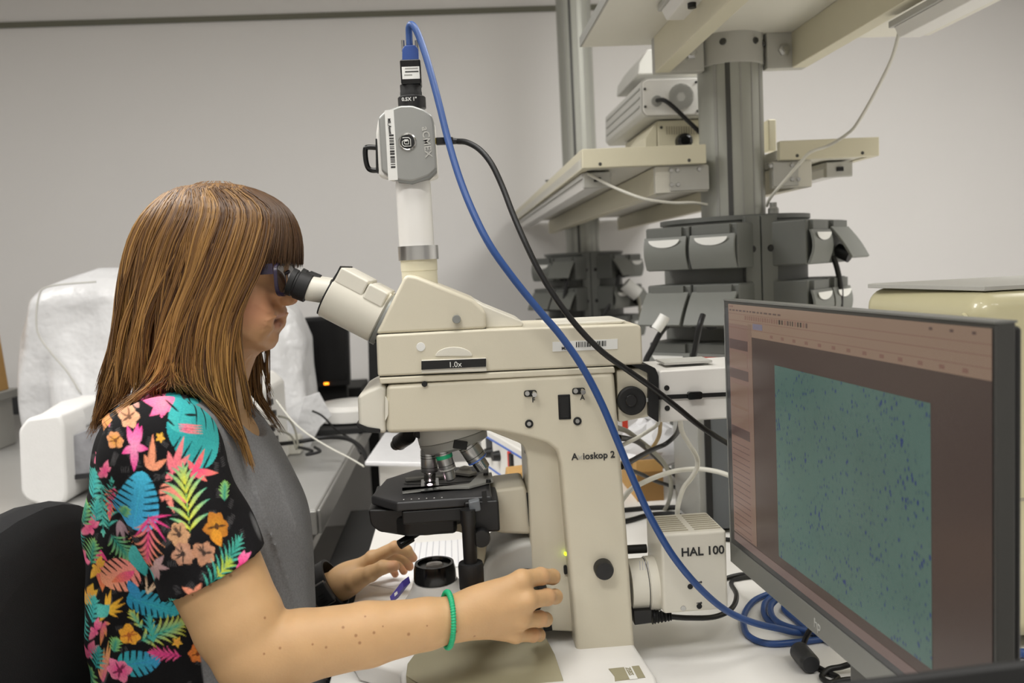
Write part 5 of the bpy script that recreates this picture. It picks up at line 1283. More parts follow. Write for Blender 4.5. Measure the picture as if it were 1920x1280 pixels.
# torso core under the shirt
lo = np.array([-.53, HY - .2, .60]); hi = np.array([-.15, HY + .2, 1.14])
sl, (X, Y, Z) = body.loc(lo, hi)
body.union(sl, torso_d(X, Y, Z, -.012).astype(np.float32), .02)
for S_, E_, W_ in ((SR, ER, WR), (SL, EL, WL)):
    near = S_ is SR
    body.cone(V3(360, 800, HY), S_, .044, .046, .03)
    m1 = S_ + (E_ - S_) * .5
    body.chain([S_, m1, S_ + (E_ - S_) * .85, E_], [.054, .0520, .0475, .0420], .006)
    f1 = E_ + (W_ - E_) * .22; f2 = E_ + (W_ - E_) * .55; f3 = E_ + (W_ - E_) * .85
    body.chain([E_, f1, f2, f3, W_], [.0420, .0385, .0350, .0285, .0255] if near else [.040, .040, .034, .027, .0255], .006)
hand(body, WR, RF, .0245, [((925, 1137, .968), (.040, .014, .030)), ((890, 1148, .962), (.030, .018, .026))], (0, -.005, 0))
hand(body, WL, LF, .0255, [((668, 1075, 1.375), (.034, .030, .020)), ((650, 1088, 1.37), (.026, .026, .022))], (0, 0, .004))
Pb, Fb = body.mesh(); del body
Pb = lap(Pb, Fb, 1, .5)

# skin material: flush on lips and knuckles through a colour attribute, moles placed on the forearm
def skin_material():
    m = bpy.data.materials.new('skin'); m.use_nodes = True; nt = m.node_tree; b = nt.nodes['Principled BSDF']
    at = nt.nodes.new('ShaderNodeVertexColor'); at.layer_name = 'tint'
    ge = nt.nodes.new('ShaderNodeNewGeometry')
    nz = nt.nodes.new('ShaderNodeTexNoise'); nz.inputs['Scale'].default_value = 45; nz.inputs['Detail'].default_value = 5
    nt.links.new(ge.outputs['Position'], nz.inputs['Vector'])
    mr = nt.nodes.new('ShaderNodeMapRange'); mr.inputs[3].default_value = .90; mr.inputs[4].default_value = 1.08; nt.links.new(nz.outputs[0], mr.inputs[0])
    mu = nt.nodes.new('ShaderNodeMix'); mu.data_type = 'RGBA'; mu.blend_type = 'MULTIPLY'; mu.inputs[0].default_value = 1
    nt.links.new(at.outputs[0], mu.inputs[6]); nt.links.new(mr.outputs[0], mu.inputs[7])
    acc = None
    for (u, v, Y, r) in [(435, 1075, .855, .0018), (392, 1098, .855, .0015), (502, 1158, .87, .0015), (530, 1212, .87, .0014), (645, 1172, .90, .0016), (666, 1186, .90, .0017), (706, 1187, .905, .0016), (613, 1218, .9, .0014), (675, 1210, .90, .0017), (770, 1192, .92, .0018), (500, 1222, .87, .0012), (356, 1118, .86, .0012), (688, 1151, .91, .0012), (720, 1170, .915, .001), (858, 1188, .93, .0012), (892, 1196, .94, .0014), (590, 1205, .895, .0012), (805, 1170, .92, .001)]:
        # mole: nearest body vertex to the traced spot
        w = V3(u, v, 1.0) - np.array(CAM); w /= np.linalg.norm(w)
        rel = Pb - np.array(CAM); tt = rel @ w; dd = np.linalg.norm(rel - tt[:, None] * w, axis=1)
        c = np.where(dd < .003)[0]
        if not len(c): continue
        p = Pb[c[np.argmin(tt[c])]]
        d = nt.nodes.new('ShaderNodeVectorMath'); d.operation = 'DISTANCE'; nt.links.new(ge.outputs['Position'], d.inputs[0]); d.inputs[1].default_value = tuple(p)
        k = nt.nodes.new('ShaderNodeMapRange'); k.inputs[1].default_value = r * .5; k.inputs[2].default_value = r * 1.35; k.inputs[3].default_value = .62; k.inputs[4].default_value = 0
        nt.links.new(d.outputs['Value'], k.inputs[0])
        if acc is None: acc = k.outputs[0]
        else:
            q = nt.nodes.new('ShaderNodeMath'); q.operation = 'MAXIMUM'; nt.links.new(acc, q.inputs[0]); nt.links.new(k.outputs[0], q.inputs[1]); acc = q.outputs[0]
    fx = nt.nodes.new('ShaderNodeMix'); fx.data_type = 'RGBA'; nt.links.new(mu.outputs[2], fx.inputs[6]); fx.inputs[7].default_value = srgb('7a4a2c')
    if acc is not None: nt.links.new(acc, fx.inputs[0])
    else: fx.inputs[0].default_value = 0
    nt.links.new(fx.outputs[2], b.inputs['Base Color'])
    b.inputs['Roughness'].default_value = .5; b.inputs['Specular IOR Level'].default_value = .35
    b.inputs['Subsurface Weight'].default_value = .12; b.inputs['Subsurface Radius'].default_value = (.01, .004, .002); b.inputs['Subsurface Scale'].default_value = .5
    bp = nt.nodes.new('ShaderNodeBump'); n3 = nt.nodes.new('ShaderNodeTexNoise'); n3.inputs['Scale'].default_value = 400; n3.inputs['Detail'].default_value = 3
    nt.links.new(ge.outputs['Position'], n3.inputs['Vector']); nt.links.new(n3.outputs[0], bp.inputs['Height']); bp.inputs['Strength'].default_value = .12; bp.inputs['Distance'].default_value = .001
    nt.links.new(bp.outputs[0], b.inputs['Normal'])
    MATS['skin'] = m
skin_material()
person = npmesh('person', Pb, Fb, 'skin', None, label='person with long brown hair looking into the microscope eyepieces', cat='person')
base = np.array(srgb('c29c71')[:3]); red = np.array(srgb('c4846a')[:3]); lip = np.array(srgb('b87866')[:3])
col = np.tile(base, (len(Pb), 1))
def blend(c, r, colr, s=1.0):
    global col
    d = np.linalg.norm((Pb - np.array(c)) / np.array(r), axis=1); w = (np.clip(1 - d, 0, 1) ** .7 * s)[:, None]; col = col * (1 - w) + colr * w
face = np.array(srgb('c8946c')[:3])
blend(V3(490, 590, HY), (.14, .12, .11), face, 1.0)
for sgn in (-1, 1): blend(V3(490, 575, HY) + np.array([0, sgn * .05, 0]), (.04, .05, .03), red, .7)
blend(V3(521, 591, HY), (.020, .040, .0052), lip, .9); blend(V3(517, 608.5, HY), (.020, .040, .0068), lip, .9)
blend(V3(511, 600.5, HY), (.012, .030, .0028), np.array(srgb('824a38')[:3]), .9)  # mouth slit and its corner: shadow painted into the skin colour
blend(V3(507, 601, HY), (.010, .060, .0022), np.array(srgb('8a5440')[:3]), .9)
blend(V3(548, 562, HY), (.014, .016, .012), red, .5)
for F_ in (RF, LF):
    for f, (pts, rs) in F_.items():
        for i in (0, 1): blend(V3(*pts[i]), (.012,) * 3, red, .55)
        blend(V3(*pts[3]), (.014,) * 3, red, .8)
setcol(person, 'tint', col)
mat('nail', 'dba58c', .3); mat('eyewhite', 'e6e0da', .2); mat('iris', '4a3524', .15)
def nail(p0, p1, up, r, nm='fingernail'):
    p0 = Vector(p0); p1 = Vector(p1); d = (p1 - p0).normalized(); n_ = Vector(up); n_ = (n_ - d * n_.dot(d)).normalized(); t_ = d.cross(n_)
    c = p0.lerp(p1, .85) + n_ * r * .80
    rings = []
    for k in range(5):
        f = (0, .6, .9, 1, .8)[k]; hh = (.0012, .0012, .0008, .0002, -.0012)[k]
        rings.append([c + d * (math.cos(a) * .0068 * (f + .02)) + t_ * (math.sin(a) * .0052 * (f + .02)) + n_ * (hh - .0035 * (math.sin(a) * f) ** 2) for a in [2 * math.pi * j / 16 for j in range(16)]])
    obj(nm, MB().rings(rings), 'nail', person, smooth=True, ang=80)
q = LF['thumb']; nail(V3(*q[0][2]), V3(*q[0][3]), (.15, -.75, .6), q[1][3])
for f in ('index', 'middle'):
    q = RF[f]; nail(V3(*q[0][2]), V3(*q[0][3]), (1, -.35, 0), q[1][3])
for sgn in (-1, 1):
    e = V3(519, 521, HY) + np.array([-.0145, sgn * .0275, 0])
    ey = obj('eye', MB().lathe([(.0118 * math.sin(math.pi * k / 12) + .0001, -.0118 * math.cos(math.pi * k / 12)) for k in range(13)], e, (1, 0, 0), n=24), 'eyewhite', person)
    obj('iris', MB().lathe([(.0056, 0), (.004, .0012), (.0004, .0016)], e + np.array([.0106, 0, 0]), (1, 0, 0), n=20), 'iris', ey)

# ------------------------------------------------------------------ shirt
SE0 = V3(402, 1072, .925)                       # middle of the near sleeve opening
axr = (ER - SR) / np.linalg.norm(ER - SR)
sa = V3(322, 1112, .915); sb_ = V3(486, 1031, .915)
sn = np.array([-(sb_ - sa)[2], 0, (sb_ - sa)[0]]); sn /= np.linalg.norm(sn); sn = sn if sn @ axr > 0 else -sn
sh = Field((-.53, .86, .505), (-.14, 1.42, 1.15), .0028)
lo = np.array([-.53, .86, .505]); hi = np.array([-.14, 1.42, 1.15])
sl, (X, Y, Z) = sh.loc(lo, hi)
d = torso_d(X, Y, Z, 0)
# hanging folds down the front and soft creases on the back
zc_ = np.interp(Z, _tz, _tc)
fw = np.clip((X - zc_ - .01) / .08, 0, 1) * np.clip((1.04 - Z) / .12, 0, 1) * np.clip((HY - .01 - Y) / .06, 0, 1)
rdg = lambda ph: (1 - np.abs(np.sin(ph / 2))) ** 1.6
fold = -rdg((X + .28 * Z) * 215 + .9 * np.sin(Z * 11) + (Y - HY) * 45) * .0085 * (.65 + .35 * np.sin(Z * 9 + X * 12 + 2)) - rdg((X + .16 * Z) * 128 + 1.2 * np.sin(Z * 8 + 1) - (Y - HY) * 30 + 2) * .006 + np.sin((X + Z * .25) * 83 - (Y - HY) * 70 + 2) * .0046
bw = np.clip((zc_ - X) / .08, 0, 1)
fb_ = np.sin(Z * 46 + X * 30 + 2 * np.sin(Y * 24)) * .0022 + np.sin(Z * 90 - X * 70 + Y * 30) * .0011
sh.union(sl, (d + fold * fw + fb_ * bw).astype(np.float32), 0)
sh.cone(V3(345, 800, HY - .05), SR, .046, .056, .05)
sh.cone(V3(352, 790, HY + .05), SL, .050, .060, .05)
def sleeve(S_, E_, r0, r1, end, nrm_, Lcut):
    a = np.array(S_); ax = (E_ - S_) / np.linalg.norm(E_ - S_); b = a + ax * Lcut
    sl, d = sh.cone_d(a, b, r0, r1, .05)
    g = sh.loc(np.minimum(a, b) - max(r0, r1) - .05, np.maximum(a, b) + max(r0, r1) + .05)[1]
    pl_ = (g[0] - end[0]) * nrm_[0] + (g[1] - end[1]) * nrm_[1] + (g[2] - end[2]) * nrm_[2]
    cr_ = np.sin(((g[0] - a[0]) * ax[0] + (g[2] - a[2]) * ax[2]) * 95 + g[1] * 60) * .0016
    d = np.maximum(d + cr_, pl_)
    sh.union(sl, d.astype(np.float32), .018)
    sl, d = sh.cone_d(a + ax * (Lcut * .45), b + ax * .05, r0 - .008, r1 - .0045, .05)
    g = sh.loc(np.minimum(a + ax * (Lcut * .45), b + ax * .05) - max(r0 - .008, r1 - .0045) - .05, np.maximum(a + ax * (Lcut * .45), b + ax * .05) + max(r0 - .008, r1 - .0045) + .05)[1]
    pl_ = -((g[0] - end[0]) * nrm_[0] + (g[1] - end[1]) * nrm_[1] + (g[2] - end[2]) * nrm_[2]) - .03
    sh.cut(sl, np.maximum(d, pl_).astype(np.float32), .002)
sleeve(SR, ER, .0590, .0600, SE0, sn, np.linalg.norm(SE0 - SR) + .06)
axl = (EL - SL) / np.linalg.norm(EL - SL); sle = SL + axl * .17
sleeve(SL, EL, .062, .060, sle, axl, .20)
# neck opening
sl, dn_ = sh.cone_d(V3(330, 742, HY), V3(395, 690, HY), .070, .085, .02); sh.cut(sl, dn_.astype(np.float32), .004)
sl, dn_ = sh.cone_d(V3(425, 745, HY), V3(470, 740, HY), .050, .056, .02); sh.cut(sl, dn_.astype(np.float32), .004)
Ps, Fs = sh.mesh(); SHF = sh
Ps = lap(Ps, Fs, 2, .5)
# seam between grey front and printed back / sleeve: signed distance to the seam line in the side plane
seam = [(345, 735), (372, 752), (398, 790), (420, 850), (439, 920), (458, 975), (494, 1031), (505, 1040), (440, 1080), (400, 1130), (375, 1200), (384, 1235), (388, 1300), (392, 1700)]
sm = np.array([[P(u, v, .915 if v < 1060 else .975).x, P(u, v, .915 if v < 1060 else .975).z] for u, v in seam])
zo = np.argsort(sm[:, 1])
st_ = np.array([[P(u, v, .985).x, P(u, v, .985).z] for u, v in ((340, 728), (352, 752), (362, 800), (366, 900), (372, 1000), (375, 1200), (388, 1300), (392, 1700))]); so = np.argsort(st_[:, 1])
def seam_side(Pv):      # >0 printed
    xs = np.interp(Pv[:, 2], sm[zo, 1], sm[zo, 0])
    nearw = np.clip((HY + .02 - Pv[:, 1]) / .06, 0, 1)
    xfar = np.interp(Pv[:, 2], _tz, _tc) - .01
    seg = SE0 - SR; tq = np.clip((Pv - SR) @ seg / (seg @ seg), 0, 1.4); da = np.linalg.norm(Pv - SR - tq[:, None] * seg, axis=1)
    slv = np.clip((.0690 - da) / .002 + .5, 0, 1)
    xt = np.interp(Pv[:, 2], st_[so, 1], st_[so, 0])
    xs = xs * slv + xt * (1 - slv)
    return (xs * nearw + xfar * (1 - nearw)) - Pv[:, 0]
g = seam_side(Ps)
# refine the printed side so that the print is crisp
def refine(Pv, Fq, sel):
    """split selected quads into 4 (neighbours keep their edge points through 5..8-gons avoided by splitting all selected edges' owners)"""
    e = np.concatenate([np.stack([Fq[:, i], Fq[:, (i + 1) % 4]], 1) for i in range(4)]); es = np.sort(e, 1)
    key = es[:, 0].astype(np.int64) * len(Pv) + es[:, 1]
    uk, inv = np.unique(key, return_inverse=True); inv = inv.reshape(4, -1).T
    mid = (Pv[uk // len(Pv)] + Pv[uk % len(Pv)]) / 2
    n0 = len(Pv); cen = Pv[Fq].mean(1)
    Pn = np.concatenate([Pv, mid, cen]); c = n0 + len(mid) + np.arange(len(Fq))
    out = []
    for i in range(4): out.append(np.stack([Fq[:, i], n0 + inv[:, i], c, n0 + inv[:, (i + 3) % 4]], 1))
    return Pn, np.concatenate(out)
Ps, Fs = refine(Ps, Fs, None)
Ps = lap(Ps, Fs, 2, .5)
g = seam_side(Ps)
# ------------------------------------------------------------------ printed pattern of the shirt (leaves and flowers on black)
PQ = np.stack([Ps[:, 0] + .45 * (Ps[:, 1] - .96), Ps[:, 2]], 1)
def q2(X, Y, off=0):
    """spot on the cloth: X, Y measured on an enlarged view of the sleeve; returns cloth coordinates in metres"""
    u = 160 + X / 2.206; v = 700 + Y / 2.206
    Yd = .935 if u > 215 else .935 + (215 - u) * .003
    p = P(u, v, Yd); return np.array([p.x + .45 * (Yd - .96), p.z])
hexc = lambda h: np.array(srgb(h)[:3])
pcol = np.tile(hexc('121113'), (len(Ps), 1))
rng = random.Random(21)
def petal(a, b, w, c0, c1=None, shp=.8, bend=0., rnd_=1.):
    a = np.array(a); b = np.array(b); L = np.linalg.norm(b - a)
    if L < 1e-5: return
    lo = np.minimum(a, b) - w - abs(bend); hi = np.maximum(a, b) + w + abs(bend)
    m = np.where((PQ[:, 0] > lo[0]) & (PQ[:, 0] < hi[0]) & (PQ[:, 1] > lo[1]) & (PQ[:, 1] < hi[1]))[0]
    if not len(m): return
    d = (b - a) / L; n_ = np.array([-d[1], d[0]]); r = PQ[m] - a
    t = r @ d / L; s = r @ n_ - bend * 4 * t * (1 - t)
    tt = np.clip(t, 0, 1); ww = w * np.clip(np.sin(np.pi * tt ** shp), 0, 1) ** rnd_
    k = np.clip((ww - np.abs(s)) / .0011 + .5, 0, 1) * (t > 0) * (t < 1)
    c0 = hexc(c0) if isinstance(c0, str) else c0; c1 = c0 if c1 is None else (hexc(c1) if isinstance(c1, str) else c1)
    cc = c0 + (c1 - c0) * tt[:, None]
    pcol[m] = pcol[m] * (1 - k[:, None]) + cc * k[:, None]
BLK = '121113'
MM = 1 / 2.206 / 1720        # enlarged-view units to metres
def frond(x0, y0, x1, y1, n, L, w, c0, c1, spread=55, stem=None, bend=0):
    a = q2(x0, y0); b = q2(x1, y1); d = (b - a) / np.linalg.norm(b - a); nn = np.array([-d[1], d[0]])
    petal(a, b, 2.2 * MM, stem or c0, stem or c0, 1, bend * MM)
    for i in range(n):
        f = (i + .5) / n; p = a + (b - a) * f + nn * (bend * MM * 4 * f * (1 - f))
        for sg in (-1, 1):
            an = math.radians(spread * (1 - .55 * f)) * sg
            dd = np.array([d[0] * math.cos(an) - d[1] * math.sin(an), d[0] * math.sin(an) + d[1] * math.cos(an)])
            ll = L * MM * (math.sin(math.pi * (.22 + .70 * f))) * rng.uniform(.85, 1.1)
            petal(p, p + dd * ll, w * MM, c0, c1, .75, sg * -.1 * ll)
    petal(b - d * L * .3 * MM, b + d * L * .35 * MM, w * MM, c0, c1)
def monstera(x, y, rx, ry, ang, c0, c1, n=7):
    ctr = q2(x, y); a = math.radians(ang); d = np.array([math.cos(a), math.sin(a)]); nn = np.array([-d[1], d[0]])
    base = ctr - d * ry * MM; tip = ctr + d * ry * MM
    petal(base, tip, rx * MM, c0, c1, .68, 0., .55)
    for i in range(n):
        f = .12 + .80 * i / n; p = base + (tip - base) * f
        for sg in (-1, 1):
            o = p + nn * sg * rx * .25 * MM; e = p + nn * sg * rx * 1.25 * MM + d * ry * .22 * MM
            petal(o, e + (e - o) * .2, 4.6 * MM, BLK, BLK, 1.0, 0., .6)
    petal(base, tip, 2.5 * MM, c1, c1, 1)
def star(x, y, tips, w, c0, c1):
    c = q2(x, y)
    for X, Y in tips: petal(c, q2(X, Y), w * MM, c0, c1, .7)
def bloom(x, y, r, cols, n=6):
    c = q2(x, y)
    for i in range(n):
        a = 2 * math.pi * i / n + rng.uniform(-.3, .3); dd = np.array([math.cos(a), math.sin(a)])
        petal(c - dd * r * .25 * MM, c + dd * r * rng.uniform(.85, 1.1) * MM, r * .44 * MM, cols[0], cols[1], 1.0, 0., .6)
    for i in range(5):
        a = rng.uniform(0, 6.28); dd = np.array([math.cos(a), math.sin(a)]); petal(c + dd * r * .1 * MM, c + dd * r * .75 * MM, r * .07 * MM, cols[2], cols[2])
    petal(c + np.array([0, -r * .25 * MM]), c + np.array([0, r * .25 * MM]), r * .2 * MM, cols[2], cols[2])
# fine grey hatching on the black ground
for i in range(150):
    x = rng.uniform(20, 640); y = rng.uniform(90, 1400); a = rng.uniform(0, 6.28)
    for k in range(5):
        o = np.array([math.cos(a + 1.57), math.sin(a + 1.57)]) * k * 7
        petal(q2(x + o[0], y + o[1]), q2(x + o[0] + 26 * math.cos(a), y + o[1] + 26 * math.sin(a)), 1.6 * MM, '4a4849')
# left side
frond(100, 660, 95, 400, 8, 70, 5, '2e8f84', '5fc0b0', 50)
frond(110, 430, 105, 610, 8, 55, 5, 'd63f86', 'e88a4a', 40)
frond(60, 420, 70, 640, 6, 50, 5, '3aa59a', '7fd0b8', 60)
# top of the shoulder
bloom(180, 175, 42, ('c98f6a', 'dba884', '6b4a38')); bloom(118, 262, 36, ('e0a03c', 'd9946a', '7a4a28')); bloom(205, 110, 36, ('caa79a', 'b98a80', '5a4038'), 5)
star(330, 130, [(240, 120), (262, 90), (300, 84), (350, 92), (400, 118), (360, 160), (310, 180), (262, 172)], 17, 'f08aa0', 'ee5f98')
monstera(455, 250, 120, 130, 150, '3aa8a6', '2f9a9e', 4)
monstera(400, 170, 50, 70, 60, '44b0ac', '2f9a9e', 2)
star(192, 285, [(212, 195), (168, 205), (142, 312), (250, 292), (190, 380), (228, 205)], 15, 'f29ac0', 'ee3f96')
star(258, 372, [(270, 236), (325, 330), (232, 312)], 14, 'f0a07c', 'e88f6c')
star(345, 385, [(402, 250), (330, 300), (425, 322), (312, 420), (395, 340)], 15, 'ee6f86', 'f08a86')
star(440, 390, [(495, 312), (410, 340), (548, 408), (492, 430), (420, 420)], 13, 'ee4a7e', 'f0806c')
star(305, 425, [(405, 505), (345, 535), (300, 500)], 15, 'f0967e', 'ee8a80')
for k in range(4): petal(q2(380, 205 + k * 8), q2(495, 225 + k * 10), 4 * MM, 'e86a92', 'f08a7a')
# blue monstera on the sleeve
monstera(205, 495, 82, 122, 78, '3f9fd0', '49b7d8', 7)
# yellow green palm
frond(405, 610, 392, 385, 7, 125, 7.5, 'd8d43a', '4fb59a', 62, '9ccf6a')
# pink palm hanging
frond(245, 545, 240, 735, 7, 100, 5, 'd83f7e', 'e8a06a', 45); star(250, 555, [(335, 540), (330, 590), (190, 650), (310, 640)], 5, 'e0488a', 'd83f7e')
# brown and orange blooms
bloom(360, 610, 48, ('b58a66', 'c99a72', '4a382e')); bloom(372, 680, 50, ('c79a80', 'b5846a', '3c302c')); bloom(455, 680, 48, ('a07a66', 'c08a6a', '40322c')); bloom(515, 590, 56, ('c98a2c', 'b5702c', '5a3a20'))
petal(q2(500, 600), q2(530, 665), 22 * MM, 'dd9a34', 'd88a2c')
# teal fern to the sleeve edge
frond(455, 815, 610, 655, 10, 90, 4.5, '2f8f80', '57b3a0', 60); frond(500, 770, 560, 720, 4, 60, 4.5, 'b9c040', '7fb050', 60)
star(600, 730, [(670, 745), (660, 700), (630, 690), (600, 760)], 14, 'e8408a', 'f07aa8'); star(415, 830, [(440, 785), (352, 875), (365, 805), (445, 830)], 13, 'f0a084', 'e88f70')
star(265, 740, [(300, 690), (320, 740), (280, 770), (265, 835), (285, 800)], 12, 'c9a5a0', 'a8868a'); star(150, 640, [(140, 720), (175, 740), (190, 700)], 9, 'b79aa2', '8a7078')
frond(110, 690, 190, 800, 7, 80, 5, '2f8f80', '8fbf70', 60)
petal(q2(205, 745), q2(265, 880), 38 * MM, '54b8b4', '3aa09e'); petal(q2(60, 700), q2(70, 900), 30 * MM, 'e8408a', 'e88a4a')
# salmon monstera, blue leaf
monstera(150, 895, 78, 85, 215, 'ee8f86', 'f0a07a', 5); petal(q2(215, 860), q2(120, 930), 20 * MM, 'e8508a', 'e8804a')
monstera(300, 1010, 58, 115, -20, '2f8fb8', '3fb0b8', 7); petal(q2(190, 905), q2(245, 1000), 22 * MM, '3f8fc8', '3a9ac0')
star(270, 960, [(262, 870), (300, 900), (340, 880)], 5, 'e8d0b0', 'd8b090')
star(95, 1010, [(170, 985), (180, 1010), (170, 1050), (150, 1080), (60, 950), (90, 935), (120, 960), (50, 990)], 8, 'e8b83a', 'e8a83a'); star(75, 1030, [(60, 1110), (90, 1115), (115, 1100)], 9, 'e05a8a', 'e8a04a'); petal(q2(45, 960), q2(110, 1010), 22 * MM, '5fc0b4', '4fb0a8')
frond(240, 1170, 420, 1090, 8, 100, 7, '3fae98', 'd8d040', 55); frond(255, 1120, 205, 1050, 4, 50, 6, '3fae98', 'd8d040', 40); frond(300, 1180, 280, 1060, 5, 60, 6, '4fb59a', '3a98b0', 40)
bloom(195, 1150, 50, ('e89a34', 'e8a83a', 'b0602c'), 5)
star(75, 1290, [(80, 1150), (105, 1160), (60, 1170), (120, 1200), (50, 1200)], 7, 'd8608a', 'e8b05a')
monstera(240, 1265, 60, 90, 10, '3aa8a6', '3a90c0', 5); frond(420, 1230, 290, 1215, 7, 60, 5, 'd83f86', 'e0608a', 50); bloom(490, 1225, 45, ('e08a3a', 'd8743a', '7a3a20')); petal(q2(480, 1110), q2(505, 1190), 20 * MM, '3aa09a', '3aa09a')
for i in range(16):
    x = rng.uniform(20, 520); y = rng.uniform(1300, 1900); bloom(x, y, rng.uniform(30, 60), rng.choice([('e8408a', 'f08aa8', '7a2a4a'), ('3fa0c0', '49b7d8', '1a4a6a'), ('e89a34', 'e8a83a', 'b0602c')]))
for (x, y, r, cc) in ((60, 330, 34, 0), (20, 420, 40, 1), (10, 560, 44, 0), (15, 680, 44, 3), (5, 850, 44, 2), (20, 920, 40, 1), (10, 1080, 44, 0), (10, 1230, 44, 3), (-20, 500, 40, 3), (-25, 700, 40, 0), (-30, 950, 40, 1), (-30, 1150, 40, 2), (-50, 600, 40, 1), (-60, 850, 40, 0), (-60, 1100, 40, 3), (85, 170, 30, 0), (30, 520, 36, 1), (45, 760, 38, 2), (35, 1000, 34, 0), (40, 1150, 40, 1), (300, 250, 22, 2), (150, 560, 24, 3), (560, 480, 30, 3), (330, 900, 30, 1), (130, 1210, 30, 3), (420, 990, 34, 0), (400, 1170, 26, 2)):
    k = [('e8508a', 'f08aa0'), ('3aa8a6', '5fc0b0'), ('e8a04a', 'e8b83a'), ('2f8f80', '9ccf6a')][cc]
    if cc in (1, 3): frond(x, y + r, x + 12, y - r, 6, r * 1.4, 5, k[0], k[1], 55)
    else: star(x, y, [(x + r * math.cos(a), y + r * math.sin(a)) for a in (0.3, 1.4, 2.6, 3.9, 5.2)], r * .3, k[0], k[1])
# collar band and hem of the sleeve stay grey
gm = np.clip(g / .0018 + .5, 0, 1)
nk = np.linalg.norm(Ps - V3(330, 742, HY), axis=1)
band = ((nk < .081) & (Ps[:, 2] > V3(330, 775, HY)[2]))
gm = gm * (1 - band)
grey = hexc('7b7b7c')
scol = grey * (1 - gm[:, None]) + pcol * gm[:, None]
def shirt_mat():
    m = bpy.data.materials.new('shirt'); m.use_nodes = True; nt = m.node_tree; b = nt.nodes['Principled BSDF']
    at = nt.nodes.new('ShaderNodeVertexColor'); at.layer_name = 'print'
    tc = nt.nodes.new('ShaderNodeTexCoord'); n1 = nt.nodes.new('ShaderNodeTexNoise'); n1.inputs['Scale'].default_value = 420; n1.inputs['Detail'].default_value = 4
    nt.links.new(tc.outputs['Object'], n1.inputs['Vector'])
    mr = nt.nodes.new('ShaderNodeMapRange'); mr.inputs[1].default_value = .3; mr.inputs[2].default_value = .7; mr.inputs[3].default_value = .86; mr.inputs[4].default_value = 1.12; nt.links.new(n1.outputs[0], mr.inputs[0])
    mu = nt.nodes.new('ShaderNodeMix'); mu.data_type = 'RGBA'; mu.blend_type = 'MULTIPLY'; mu.inputs[0].default_value = 1
    nt.links.new(at.outputs[0], mu.inputs[6]); nt.links.new(mr.outputs[0], mu.inputs[7]); nt.links.new(mu.outputs[2], b.inputs['Base Color'])
    b.inputs['Roughness'].default_value = .9; b.inputs['Specular IOR Level'].default_value = .2; b.inputs['Sheen Weight'].default_value = .0
    bp = nt.nodes.new('ShaderNodeBump'); bp.inputs['Strength'].default_value = .25; bp.inputs['Distance'].default_value = .001; nt.links.new(n1.outputs[0], bp.inputs['Height']); nt.links.new(bp.outputs[0], b.inputs['Normal'])
    MATS['shirt'] = m
shirt_mat()
shirt = npmesh('shirt', Ps, Fs, 'shirt', person, label='grey shirt with bright tropical leaf print on back and sleeves')
setcol(shirt, 'print', scol)

# ------------------------------------------------------------------ hair
HR = [  # v, back u, front u, half width
    (347, 372, 432, .022), (352, 335, 462, .042), (362, 312, 490, .058), (382, 284, 525, .074), (410, 264, 549, .084), (450, 250, 564, .091), (490, 243, 566, .095), (560, 235, 562, .098), (640, 226, 558, .100), (700, 215, 556, .101), (760, 203, 556, .101), (830, 192, 556, .101)]
hz_, hc_, hx_, hb_ = [], [], [], []
for v, ub_, uf, hw in HR:
    a = P(ub_, v, HY); b = P(uf, v, HY); hz_.append((a.z + b.z) / 2); hc_.append((a.x + b.x) / 2); hx_.append((b.x - a.x) / 2); hb_.append(hw)
_o = np.argsort(hz_); hz_ = np.array(hz_)[_o]; hc_ = np.array(hc_)[_o]; hx_ = np.array(hx_)[_o]; hb_ = np.array(hb_)[_o]
EDGE = [(347, 440), (380, 500), (420, 505), (460, 497), (500, 489), (540, 472), (580, 455), (620, 446), (660, 441), (720, 443), (780, 450), (840, 452)]
ez = np.array([P(u, v, HY - .08).z for v, u in EDGE])[::-1]; ex_ = np.array([P(u, v, HY - .08).x for v, u in EDGE])[::-1]
ztop = hz_[-1]
def hsec(z): return np.interp(z, hz_, hc_), np.interp(z, hz_, hx_), np.interp(z, hz_, hb_)
def phi0(z):
    c, a, b = hsec(z); return math.acos(max(-.95, min(.98, (np.interp(z, ez, ex_) - c) / a)))
def hpt(z, phi, s=1.0):
    c, a, b = hsec(z)
    return np.array([c + a * s * math.cos(phi), HY - b * s * math.sin(phi), z])
def push(p, off):
    """keep a strand outside the shirt"""
    z = min(max(p[2], TZ0), TZ1)
    if p[2] > TZ1 + .02: return p
    cx = np.interp(z, _tz, _tc); hx = np.interp(z, _tz, _tx) + off; hy = np.interp(z, _tz, _ty) + off
    q = math.hypot((p[0] - cx) / hx, (p[1] - HY) / hy)
    if q < 1 and q > 1e-3: p = np.array([cx + (p[0] - cx) / q, HY + (p[1] - HY) / q, p[2]])
    return p
zend_tab = [(0, 822), (.06, 815), (.13, 790), (.19, 748), (.25, 722), (.33, 740), (.38, 775), (.44, 806), (.5, 812), (.56, 806), (.8, 770), (.94, 800), (1, 810)]
def zend(q, r):
    v = np.interp(q, [k for k, _ in zend_tab], [v for _, v in zend_tab]) + r * 26 - 10
    return P(350, v, HY - .08).z
HV = []; HF = []; HC = []
rr = random.Random(11)
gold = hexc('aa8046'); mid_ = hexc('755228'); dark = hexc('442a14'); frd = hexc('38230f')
STR = []
def strand(pts, r, c0, c1, flat=1.0): STR.append((np.array(pts), r, c0, c1, flat))
